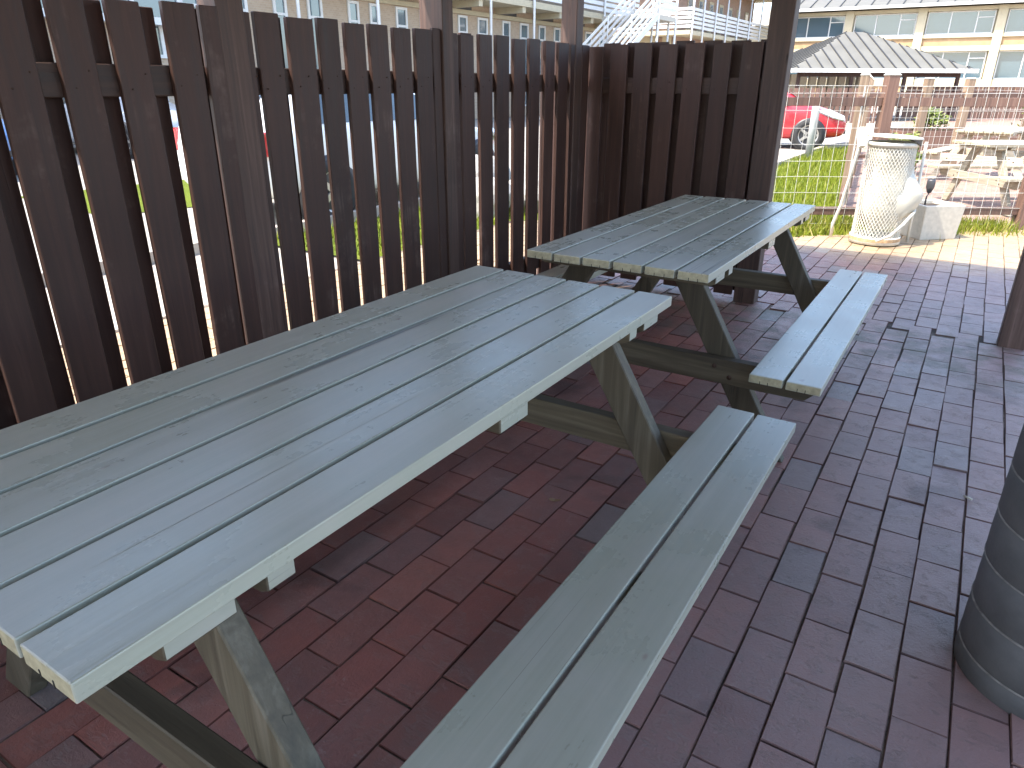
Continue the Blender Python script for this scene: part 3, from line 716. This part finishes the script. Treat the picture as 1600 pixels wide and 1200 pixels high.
def make_car(label, loc, rz, paint, group=None, L_=4.05, Wd=1.72, Hh=1.47):
    root = thing('parked_car', label, 'car', loc, rz, group)
    h = L_ / 2
    # stations along the length: x, bottom, belt height, top height, half width at belt, half width at top
    st = [(-h, .42, .72, .86, .60, .50), (-h + .1, .28, .86, 1.05, .74, .58), (-h + .42, .23, .93, Hh - .12, .83, .58), (-h + 1.0, .21, .93, Hh - .02, .86, .60), (-h + 1.75, .2, .92, Hh, .86, .60),
          (-h + 2.35, .2, .92, Hh - .06, .86, .58), (-h + 2.75, .2, .93, 1.2, .855, .60), (-h + 3.1, .2, .92, .985, .85, .66), (-h + 3.55, .22, .82, .87, .81, .58), (L_ / 2 - .12, .25, .70, .74, .70, .48), (L_ / 2, .34, .56, .6, .55, .36)]
    def ring(s_):
        x, zb, zl, zt, w, wt = s_
        half = [(0.0, zb), (w * .86, zb), (w * .97, zb + .12), (w * 1.0, (zb + zl) / 2 + .02), (w * .985, zl - .05), (w * .95, zl), (wt, zt - .03), (wt * .72, zt), (0.0, zt + .015)]
        return [(x, -y, z) for y, z in half] + [(x, y, z) for y, z in half[-2:0:-1]]
    q = MB(); rs = [[q.bm.verts.new(p) for p in ring(s_)] for s_ in st]; n = len(rs[0])
    for i in range(len(rs) - 1):
        for k in range(n):
            f = q.bm.faces.new([rs[i][k], rs[i][(k + 1) % n], rs[i + 1][(k + 1) % n], rs[i + 1][k]]); f.smooth = True
    q.bm.faces.new(rs[0]); q.bm.faces.new(rs[-1][::-1])
    body = q.build('body', paint, root)
    sm = body.modifiers.new('smooth', 'SUBSURF'); sm.levels = 2; sm.render_levels = 2
    def sidept(x, f, s_, off=0.012):
        for a, b_ in zip(st[:-1], st[1:]):
            if a[0] <= x <= b_[0]:
                t = (x - a[0]) / (b_[0] - a[0]); g = [a[i] + (b_[i] - a[i]) * t for i in range(6)]
                w = g[4] * .95 + (g[5] - g[4] * .95) * f; z = g[2] + (g[3] - .03 - g[2]) * f
                return (x, s_ * (w + off), z)
    for s_ in (-1, 1):
        for x0, x1, x2, x3 in ((-h + .62, -h + 1.62, -h + 1.62, -h + .82), (-h + 1.68, -h + 2.72, -h + 2.25, -h + 1.68)):
            q = MB(); q.face([sidept(x0, .1, s_), sidept(x1, .1, s_), sidept(x2, .86, s_), sidept(x3, .86, s_)]); q.build('window', M_GLASSD, root)
    q = MB(); q.face([(-h + 3.02, -.60, 1.03), (-h + 3.02, .60, 1.03), (-h + 2.36, .5, Hh - .055), (-h + 2.36, -.5, Hh - .055)]); q.build('windscreen', M_GLASSD, root)
    q = MB(); q.face([(-h + .12, -.5, 1.08), (-h + .12, .5, 1.08), (-h + .44, .45, Hh - .13), (-h + .44, -.45, Hh - .13)]); q.build('rear_window', M_GLASSD, root)
    for s_ in (-1, 1):
        q = MB(); A_ = [(L_/2 - .72, s_ * .80, .80), (L_/2 - .34, s_ * .80, .66), (L_/2 - .10, s_ * .66, .60), (L_/2 - .12, s_ * .58, .69), (L_/2 - .45, s_ * .70, .83)]; q.prism(A_, (0, 0, 0), (.015, s_ * .03, .03), bevel=True); q.build('headlight', M_LAMP, root, .008, 2)
        q = MB(); q.box(-h + .03, -h + .16, min(s_ * .55, s_ * .76), max(s_ * .55, s_ * .76), .70, .92); q.build('tail_light', M_TAIL, root, .01)
        q = MB(); q.hexa([(-h + 2.62, s_ * .82, .96), (-h + 2.74, s_ * .82, .96), (-h + 2.74, s_ * 1.0, .98), (-h + 2.62, s_ * 1.0, .98), (-h + 2.6, s_ * .82, 1.1), (-h + 2.7, s_ * .82, 1.1), (-h + 2.7, s_ * 1.0, 1.12), (-h + 2.6, s_ * 1.0, 1.12)]); q.build('mirror', paint, root, .03, 2)
        for x in (-h + .78, L_ / 2 - .82):
            Mw = Matrix.Translation((x, s_ * (Wd / 2 - .06), .315)) @ Matrix.Rotation(R(-90 * s_), 4, 'X')
            q = MB(); q.lathe([(.0, -.16), (.365, -.16), (.365, .045), (.31, .05), (.0, .05)], 36, M=Mw); q.build('wheel_arch', M_BLACK, root)
            q = MB(); q.lathe([(.2, -.05), (.3, -.05), (.315, .0), (.315, .06), (.295, .082), (.215, .08), (.205, .06)], 36, M=Mw); wh = q.build('wheel', M_TYRE, root)
            q = MB(); q.lathe([(.215, .079), (.2, .075), (.19, .055)], 36, M=Mw)
            for k in range(5):
                a = k * 2 * math.pi / 5; c_, sn = math.cos(a), math.sin(a)
                q.hexa([Mw @ Vector(p) for p in ((c_ * .03 + sn * .035, sn * .03 - c_ * .035, .052), (c_ * .2 + sn * .022, sn * .2 - c_ * .022, .052), (c_ * .2 - sn * .022, sn * .2 + c_ * .022, .052), (c_ * .03 - sn * .035, sn * .03 + c_ * .035, .052),
                        (c_ * .03 + sn * .035, sn * .03 - c_ * .035, .07), (c_ * .2 + sn * .022, sn * .2 - c_ * .022, .072), (c_ * .2 - sn * .022, sn * .2 + c_ * .022, .072), (c_ * .03 - sn * .035, sn * .03 + c_ * .035, .07))])
            q.build('rim', M_RIM, wh)
    q = MB(); q.box(L_/2 - .06, L_/2 - .01, -.42, .42, .33, .42); q.build('grille', M_BLACK, root, .01)
    return root
make_car('red hatchback parked beyond the lawn', (-4.75, 18.25, -0.016), R(15), M_RED)
GC = 'cars seen through the slits of the fence'
make_car('white car parked close behind the long board fence', (-6.45, 6.75, -0.016), R(90), M_CARW, GC, 4.3)
make_car('silver car parked far behind the slits at the left', (-15.2, 8.6, -0.016), R(12), M_CARS, GC)
make_car('blue car parked beside the silver one behind the fence', (-14.0, 4.6, -0.016), R(8), M_CARB, GC)

# stones in the grass strip behind the fence
for k, (x, y, s) in enumerate(((-4.55, 6.55, .3), (-4.95, 7.05, .38), (-4.3, 7.1, .26))):
    bm_ = MB(); bmesh.ops.create_icosphere(bm_.bm, subdivisions=3, radius=1.0)
    rr = random.Random(20 + k)
    ph = [rr.uniform(0, 6) for _ in range(6)]
    for v in bm_.bm.verts:
        p = v.co; f = 1 + .12 * math.sin(3 * p.x + ph[0]) + .1 * math.sin(4 * p.y + ph[1]) + .08 * math.sin(5 * p.z + ph[2] + 2 * p.x)
        v.co = Vector((p.x * f * 1.1, p.y * f, p.z * f * .9)) * s
    o = bm_.build('field_stone', M_ROCK); o.location = (x, y, s * .55)
    tag(o, ['pale field stone in the grass strip, middle one in size', 'largest pale field stone in the grass strip', 'smallest pale field stone in the grass strip'][k], 'stone', 'stones in the grass strip behind the fence')

# ------------------------------------------------------------------ pavilion with a hipped metal roof
PVx, PVy = Vector((.848, .53, 0)), Vector((-.53, .848, 0))
pv = thing('pavilion', 'open pavilion with a hipped grey seamed metal roof', 'pavilion', (-3.94, 33.78, 0), math.atan2(.53, .848))
ww, dd, ze, za, rg = 3.62, 3.3, 1.93, 3.45, 0.35      # local x along the front eave, y away from the front
E4 = [(-ww, 0, ze), (ww, 0, ze), (ww, 2 * dd, ze), (-ww, 2 * dd, ze)]; A2 = [(-rg, dd, za), (rg, dd, za)]
q = MB()
for f in ([E4[0], E4[1], A2[1], A2[0]], [E4[1], E4[2], A2[1]], [E4[2], E4[3], A2[0], A2[1]], [E4[3], E4[0], A2[0]], [(x, y, z - .05) for x, y, z in E4[::-1]]): q.face(f)
for k in range(4):
    a, b_ = E4[k], E4[(k + 1) % 4]; q.face([a, b_, (b_[0], b_[1], b_[2] - .05), (a[0], a[1], a[2] - .05)])
rfp = q.build('roof', M_SLATE, pv)
q = MB()
for i in range(15):
    x = -ww + (i + .5) * 2 * ww / 15
    if abs(x) <= rg: top = (x, dd, za)
    else:
        t = (ww - abs(x)) / (ww - rg); top = (x, dd * t, ze + (za - ze) * t)
    q.bar((x, 0.02, ze + .02), (top[0], top[1], top[2] + .012), .045, .05)
    for s_ in (-1, 1):
        y = (i + .5) * 2 * dd / 15; t = 1 - abs(y - dd) / dd
        q.bar((s_ * ww, y, ze + .02), (s_ * (ww - (ww - rg) * t), y, ze + (za - ze) * t + .012), .045, .05)
q.build('roof_seams', M_SEAM, rfp)
q = MB(); q.box(-ww - .04, ww + .04, -.12, -.002, ze - .13, ze + .02); q.box(ww + .002, ww + .1, -.05, 2 * dd, ze - .13, ze + .02); q.box(-ww - .1, -ww - .002, -.05, 2 * dd, ze - .13, ze + .02); q.build('gutter', M_WHITE, pv)
for x in (-3.2, -1.07, 1.07, 3.2):
    for y in (.4, 2 * dd - .4):
        q = MB(); q.box(x - .06, x + .06, y - .06, y + .06, 0, ze - .05); q.build('post', M_FENCE, pv)
q = MB(); q.box(-3.2, 3.2, .33, .39, ze - .28, ze - .05); q.build('beam', M_FENCE, pv)
q = MB()
for i in range(9): q.box(-2.9 + i * .42, -2.62 + i * .42, 3.2, 3.5, .2, 1.78)
q.build('screen_panels', M_WHITECONC, pv)

def palisade(label, p0, p1, h, w=.12, gap=.035, m=M_BROWN, group=None):
    p0, p1 = Vector(p0), Vector(p1); d = (p1 - p0); root = thing('slat_fence', label, 'fence', p0, math.atan2(d.y, d.x), group); L_ = d.length; q = MB(); x = 0
    while x < L_: q.box(x, x + w, -.011, .011, .03, h + random.gauss(0, .006)); x += w + gap
    q.build('slats', m, root)
    for z in (.3, h - .22):
        q = MB(); q.box(0, L_, .012, .055, z, z + .08); q.build('rail', m, root)
    return root
palisade('low brown slat fence in front of the pavilion', (-9.2, 27.6, 0), (-3.3, 31.2, 0), 1.24, .14, .06, group='brown slat fences beyond the court')
palisade('low brown slat fence at the far end of the court', (-3.2, 36.0, 0), (11.5, 45.5, 0), 1.3, .2, .03, group='brown slat fences beyond the court')

# ------------------------------------------------------------------ school building with ribbon windows
Y0 = 61.5
sb = thing('school_building', 'two storey cream building with ribbon windows and orange panels', 'building', (-4, Y0, 0))
def SX(x): return x + 4
q = MB(); q.box(SX(-15.2), SX(24), .45, 14, 0, 6.3, bevel=False); q.build('wall', M_CREAM, sb)
q = MB(); q.box(SX(-15.2), SX(24), .0, .42, 3.52, 3.86, bevel=False); q.box(SX(-15.2), SX(24), -.02, .42, 4.36, 4.58, bevel=False); q.box(SX(-15.2), SX(24), .0, .42, 6.02, 6.24, bevel=False); q.box(SX(-15.2), SX(24), .02, .42, 1.3, 1.75, bevel=False)
q.build('bands', M_CREAM, sb)
q = MB(); q.box(SX(-15.2), SX(24), .1, .4, 3.87, 4.35, bevel=False); q.box(SX(-15.2), SX(24), .1, .4, .3, 1.29, bevel=False); q.build('brick_panels', M_ORANGE, sb)
bays = [-15.0, -10.35, -5.7, -1.0, 3.65, 8.3]
for x in bays[:]:
    q = MB(); q.box(SX(x), SX(x + .55), -.1, .44, 0, 6.25, bevel=False); q.build('column', M_CREAM, sb)
    for z0, z1 in ((4.6, 6.0), (1.77, 3.5)):
        q = MB(); a, c = SX(x + .6), SX(x + 4.6)
        q.box(a, c, .30, .42, z0, z0 + .06, bevel=False); q.box(a, c, .30, .42, z1 - .06, z1, bevel=False)
        for u in (a, a + 1.4, a + 2.95, c - .07): q.box(u, u + .07, .3, .42, z0 + .061, z1 - .061, bevel=False)
        q.box(a + 3.03, c - .08, .3, .42, z1 - .45, z1 - .39, bevel=False)
        wf = q.build('window', M_WHITE, sb)
        q = MB(); q.face([(a, .37, z0), (c, .37, z0), (c, .37, z1), (a, .37, z1)]); q.build('pane', M_GLASS, wf)
q = MB(); q.prism([(0, -.75, 6.32), (0, 6.5, 8.6), (0, 14, 6.3)], (SX(-15.2), 0, 0), (SX(24), 0, 0)); rr_ = q.build('roof', M_SLATE, sb)
q = MB()
for i in range(38): q.bar((SX(-15.0 + i * 1.03), -.72, 6.36), (SX(-15.0 + i * 1.03), 6.5, 8.63), .05, .06)
q.build('roof_seams', M_SEAM, rr_)
q = MB(); q.box(SX(-15.2), SX(24), -.95, -.76, 6.28, 6.46, bevel=False); q.build('gutter', M_WHITE, sb)

# small house far left of the school
hs = thing('small_house', 'small cream house with a pale roof at the end of the balcony building', 'house', (-17.2, 72.0, 0))
q = MB(); q.box(-3, 3, 0, 6, 0, 6.3, bevel=False); q.build('wall', M_CREAM, hs)
q = MB(); q.prism([(-3.8, 0, 6.2), (0, 0, 7.9), (3.8, 0, 6.2)], (0, -.7, 0), (0, 6.7, 0)); q.build('roof', M_WHITECONC, hs)
q = MB(); q.box(-1.2, .2, -.05, .02, 3.4, 5.2, bevel=False); wf = q.build('window', M_WHITE, hs)
q = MB(); q.face([(-1.1, -.06, 3.5), (.1, -.06, 3.5), (.1, -.06, 5.1), (-1.1, -.06, 5.1)]); q.build('pane', M_GLASS, wf)

# ------------------------------------------------------------------ balcony buildings on the left
def slat_rail(q, a, b_, z0, n=5, pitch=.24, hgt=.16, th=.03):
    for i in range(n):
        q.bar((a[0], a[1], z0 + i * pitch + hgt / 2), (b_[0], b_[1], z0 + i * pitch + hgt / 2), th, hgt)
XA, XBAL = -18.0, -16.6
ba = thing('balcony_building', 'beige brick building with narrow windows and a white slatted balcony', 'building', (XA, 22, 0))
def LY(y): return y - 22
q = MB(); q.box(-9, 0, LY(2), LY(38.5), 0, 7.6, bevel=False); q.build('wall', M_BEIGE, ba)
q = MB(); q.box(.002, .10, LY(2), LY(38.5), 3.80, 3.95, bevel=False); q.build('lintel_band', M_CREAM, ba)
q = MB(); q.box(.0, XBAL - XA, LY(14.5), LY(38.5), 4.18, 4.42, bevel=False); y = 15.0
while y < 38: q.box(.002, XBAL - XA - .06, LY(y) - .12, LY(y) + .12, 3.96, 4.179, bevel=False); y += 3.05
q.build('balcony_slab', M_CREAM, ba)
wy = [(11.2, 12.0, 1.9, 3.6), (12.6, 13.2, 1.9, 3.78), (14.05, 14.7, .4, 3.78), (15.6, 16.1, 1.6, 3.78), (16.9, 17.5, .4, 3.78), (18.6, 19.1, 1.6, 3.78), (19.6, 20.1, 1.6, 3.78), (20.9, 21.5, .4, 3.78), (22.2, 22.7, 1.6, 3.78), (24.5, 25.1, 1.6, 3.78), (25.8, 26.5, .4, 3.78), (27.6, 28.2, 1.6, 3.78), (29.0, 29.7, .4, 3.78), (30.6, 31.2, 1.6, 3.78), (32.0, 32.6, .4, 3.78), (33.6, 34.2, 1.6, 3.78), (35.2, 35.9, .4, 3.78), (36.8, 37.4, 1.6, 3.78)]
for (a, c, z0, z1) in wy:
    z1 -= .02
    q = MB()
    for box in ((a, a + .09, z0, z1), (c - .09, c, z0, z1), (a + .091, c - .091, z0, z0 + .08), (a + .091, c - .091, z1 - .08, z1), (a + .091, c - .091, z1 - .62, z1 - .55)):
        q.box(-.02, .05, LY(box[0]), LY(box[1]), box[2], box[3], bevel=False)
    wf = q.build('window', M_WHITE, ba)
    q = MB(); q.face([(.012, LY(a + .05), z0 + .05), (.012, LY(c - .05), z0 + .05), (.012, LY(c - .05), z1 - .05), (.012, LY(a + .05), z1 - .05)]); q.build('pane', M_GLASS, wf)
for (a, c) in ((24.1, 25.4), (27.4, 28.7), (30.6, 31.9), (33.8, 35.1)):
    q = MB(); q.box(-.02, .04, LY(a), LY(c), 3.97, 4.16, bevel=False); wf = q.build('transom_window', M_DARKMETAL, ba)
# a wide glazed bay near the left end
q = MB(); q.box(.0, .55, LY(8.6), LY(12.3), 2.62, 2.78, bevel=False)
for y in (8.6, 9.8, 11.0, 12.22): q.box(.42, .5, LY(y), LY(y) + .08, 2.781, 4.1, bevel=False)
bay = q.build('window_bay', M_WHITE, ba)
q = MB(); q.face([(.45, LY(8.62), 2.79), (.45, LY(12.28), 2.79), (.45, LY(12.28), 4.08), (.45, LY(8.62), 4.08)]); q.build('pane', M_GLASS, bay)
q = MB(); q.box(XBAL - XA - .1, XBAL - XA - .02, LY(14.6), LY(14.7), 4.42, 5.7); slat_rail(q, (XBAL - XA, LY(14.5)), (XBAL - XA, LY(38.5)), 4.52); q.build('balcony_railing', M_WHITE, ba)
for y in (15.2, 18.4, 21.6, 24.6, 27.75, 30.9, 34.3, 37.6):
    q = MB(); q.tube([(XBAL - XA + .08, LY(y), 0), (XBAL - XA + .08, LY(y), 7.6)], .05, 8); q.build('column', M_WHITE, ba)
q = MB(); q.box(-9.4, XBAL - XA + .4, LY(1.6), LY(39), 7.601, 7.9, bevel=False); q.build('roof', M_FELT, ba)

YC = 46.5
bb = thing('balcony_building', 'brick corner building whose white slatted balcony catches the sun', 'building', (XA, 55, 0))
def KY(y): return y - 55
q = MB(); q.box(-9, 0, KY(YC + 1.5), KY(65), 0, 7.5, bevel=False); q.build('wall', M_PINKBRICK, bb)
q = MB(); q.box(-7, XBAL - XA, KY(YC), KY(YC + 1.498), 4.18, 4.42, bevel=False); q.box(.002, XBAL - XA, KY(YC + 1.5), KY(65), 4.18, 4.42, bevel=False); q.build('balcony_slab', M_CREAM, bb)
q = MB(); slat_rail(q, (-7, KY(YC)), (XBAL - XA, KY(YC)), 4.55); slat_rail(q, (XBAL - XA, KY(YC) + .05), (XBAL - XA, KY(65)), 4.55); q.build('balcony_railing', M_WHITE, bb)
for y in (46.6, 48.6, 51, 53.4, 56, 59, 62, 64.8):
    q = MB(); q.tube([(XBAL - XA + .08, KY(y), 0), (XBAL - XA + .08, KY(y), 7.5)], .055, 8); q.build('column', M_WHITE, bb)
for y in (49.5, 51.6, 53.8, 56.0, 58.2, 60.4, 62.6):
    for z0, z1 in ((4.45, 6.6), (.2, 3.4)):
        q = MB(); q.box(-.02, .05, KY(y), KY(y + .9), z0, z1, bevel=False); wf = q.build('door', M_CREAM, bb)
        q = MB(); q.face([(.052, KY(y + .12), z0 + .9), (.052, KY(y + .78), z0 + .9), (.052, KY(y + .78), z1 - .15), (.052, KY(y + .12), z1 - .15)]); q.build('pane', M_GLASS, wf)
q = MB(); q.box(-2.6, -1.2, KY(YC + 1.5) - .08, KY(YC + 1.5) - .001, 0, 4.17, bevel=False); q.box(-.9, -.3, KY(YC + 1.5) - .08, KY(YC + 1.5) - .001, 0, 4.17, bevel=False); q.build('pilaster', M_CREAM, bb)
q = MB(); q.box(-9.4, XBAL - XA + .5, KY(YC - .4), KY(66), 7.501, 7.75, bevel=False); q.build('roof', M_CREAM, bb)

# outdoor stair
stc = thing('outdoor_stair', 'outdoor stair with white slatted railings between the balcony buildings', 'stair', (-14.4, 33.0, 0))
y_top, y_bot, z_top = 1.2, -7.2, 4.3
q = MB(); n = 24
for i in range(n):
    t = i / n; q.box(-.55, .55, y_top - (y_top - y_bot) * (t + 1 / n), y_top - (y_top - y_bot) * t, z_top * (1 - t) - .23, z_top * (1 - t) - .19)
q.build('treads', M_DARKMETAL, stc)
for s_ in (-1, 1):
    q = MB(); q.bar((s_ * .6, y_top, z_top - .1), (s_ * .6, y_bot, -.1 + .08), .06, .26); q.build('stringer', M_WHITE, stc)
    q = MB()
    for i in range(4): q.bar((s_ * .6, y_top, z_top + .25 + i * .28), (s_ * .6, y_bot, .25 + i * .28), .03, .12)
    for t in (0, .33, .66, 1): yy = y_top + (y_bot - y_top) * t; q.tube([(s_ * .56, yy, max(0, z_top * (1 - t) - .1)), (s_ * .56, yy, z_top * (1 - t) + 1.2)], .03, 8)
    q.build('railing', M_WHITE, stc)
q = MB(); q.box(-2.2, .6, y_top + .002, y_top + 2.4, z_top - .2, z_top); q.build('landing', M_WHITECONC, stc)
q = MB(); slat_rail(q, (.6, y_top), (.6, y_top + 2.4), z_top + .2, 4, .27, .15); slat_rail(q, (-.5, y_top + 2.4), (.6, y_top + 2.4), z_top + .2, 4, .27, .15)
for x, y in ((.6, y_top + .1), (.6, y_top + 2.35), (-.6, y_top + 2.35), (.45, y_top + .4), (.3, y_top + 2.2)): q.tube([(x, y, 0), (x, y, z_top + 1.35)], .055, 8)
q.build('landing_frame', M_WHITE, stc)

# ------------------------------------------------------------------ court planting: raised bed and shrubs
rb = thing('raised_bed', 'low brown plank bed at the far side of the court', 'planting bed', (0.75, 19.6, 0), R(30))
q = MB(); q.box(-2.6, 2.6, -.03, .03, 0, .42); q.box(-2.6, 2.6, 1.17, 1.23, 0, .42); q.box(-2.66, -2.601, -.03, 1.23, 0, .42); q.box(2.601, 2.66, -.03, 1.23, 0, .42); q.build('planks', M_BROWN, rb)
q = MB(); q.face([(-2.6, .03, .36), (2.6, .03, .36), (2.6, 1.17, .36), (-2.6, 1.17, .36)]); q.build('soil', M_SOIL, rb)
def shrub(label, loc, r, h, n, seed, group):
    rr = random.Random(seed); root = thing('shrub', label, 'shrub', loc, 0, group); q = MB()
    for k in range(7):
        a = rr.random() * 6.28; q.tube([(0, 0, 0), (math.cos(a) * r * .3, math.sin(a) * r * .3, h * .5), (math.cos(a) * r * .6, math.sin(a) * r * .6, h * .85)], [.012, .008, .003], 5)
    q.build('stem', M_SOIL, root); q = MB()
    cl = [(rr.gauss(0, r * .45), rr.gauss(0, r * .45), h * rr.uniform(.3, 1.0), rr.random()) for _ in range(26)]
    for k in range(n):
        cx, cy, cz, cv = rr.choice(cl); p = Vector((cx + rr.gauss(0, r * .16), cy + rr.gauss(0, r * .16), max(.03, cz + rr.gauss(0, h * .1))))
        u = Vector((rr.gauss(0, 1), rr.gauss(0, 1), rr.gauss(0, .6))).normalized(); w = u.orthogonal().normalized(); s = .028 + rr.random() * .03
        q.face([p - u * s, p + w * s * .45, p + u * s, p - w * s * .45], min(1, max(0, cv * .6 + rr.random() * .4)))
    q.build('foliage', M_LEAF, root)
GS = 'shrubs of the court'
shrub('yellow green shrub growing in the far raised bed', (1.35, 20.5, .36), .75, .75, 2600, 1, GS)
shrub('small leafy shrub at the left end of the raised bed', (-1.2, 19.0, .36), .35, .45, 900, 2, GS)
shrub('knee high shrub at the foot of the receding wire fence', (-1.15, 13.6, -.01), .3, .55, 900, 3, GS)

# ------------------------------------------------------------------ small litter on the paving
def leaf(x, y, s, a, label, m=M_LEAFDRY):
    q = MB(); n = 8; pts = []
    rr = random.Random(int(x * 1000)); up_ = [rr.uniform(.002, .012) for _ in range(n)]
    for k in range(n):
        t = 2 * math.pi * k / n; pts.append((math.cos(t) * s, math.sin(t) * s * .45, .002 + up_[k]))
    c = q.bm.verts.new((0, 0, .003)); vs = [q.bm.verts.new(p) for p in pts]
    for k in range(n): q.bm.faces.new([c, vs[k], vs[(k + 1) % n]])
    o = q.build('dry_leaf', m); o.location = (x, y, .008); o.rotation_euler = (0, 0, a); tag(o, label, 'leaf', 'dry leaves on the paving')
leaf(-0.985, 1.84, .022, .5, 'dry tan leaf on the bricks left of the nearer leg')
leaf(-1.06, 2.75, .02, 1.6, 'curled dry leaf on the bricks under the farther table')
leaf(-0.74, 0.56, .017, 2.3, 'dry leaf on the bricks under the near end of the nearer table')
cg = MB(); cg.tube([(-.014, 0, 0), (.014, 0, 0)], .0038, 8); o = cg.build('cigarette_butt', M_WHITECONC); o.location = (0.215, 2.63, .013); o.rotation_euler = (0, 0, -.5)
tag(o, 'white cigarette butt on the bricks left of the pillar', 'cigarette butt')
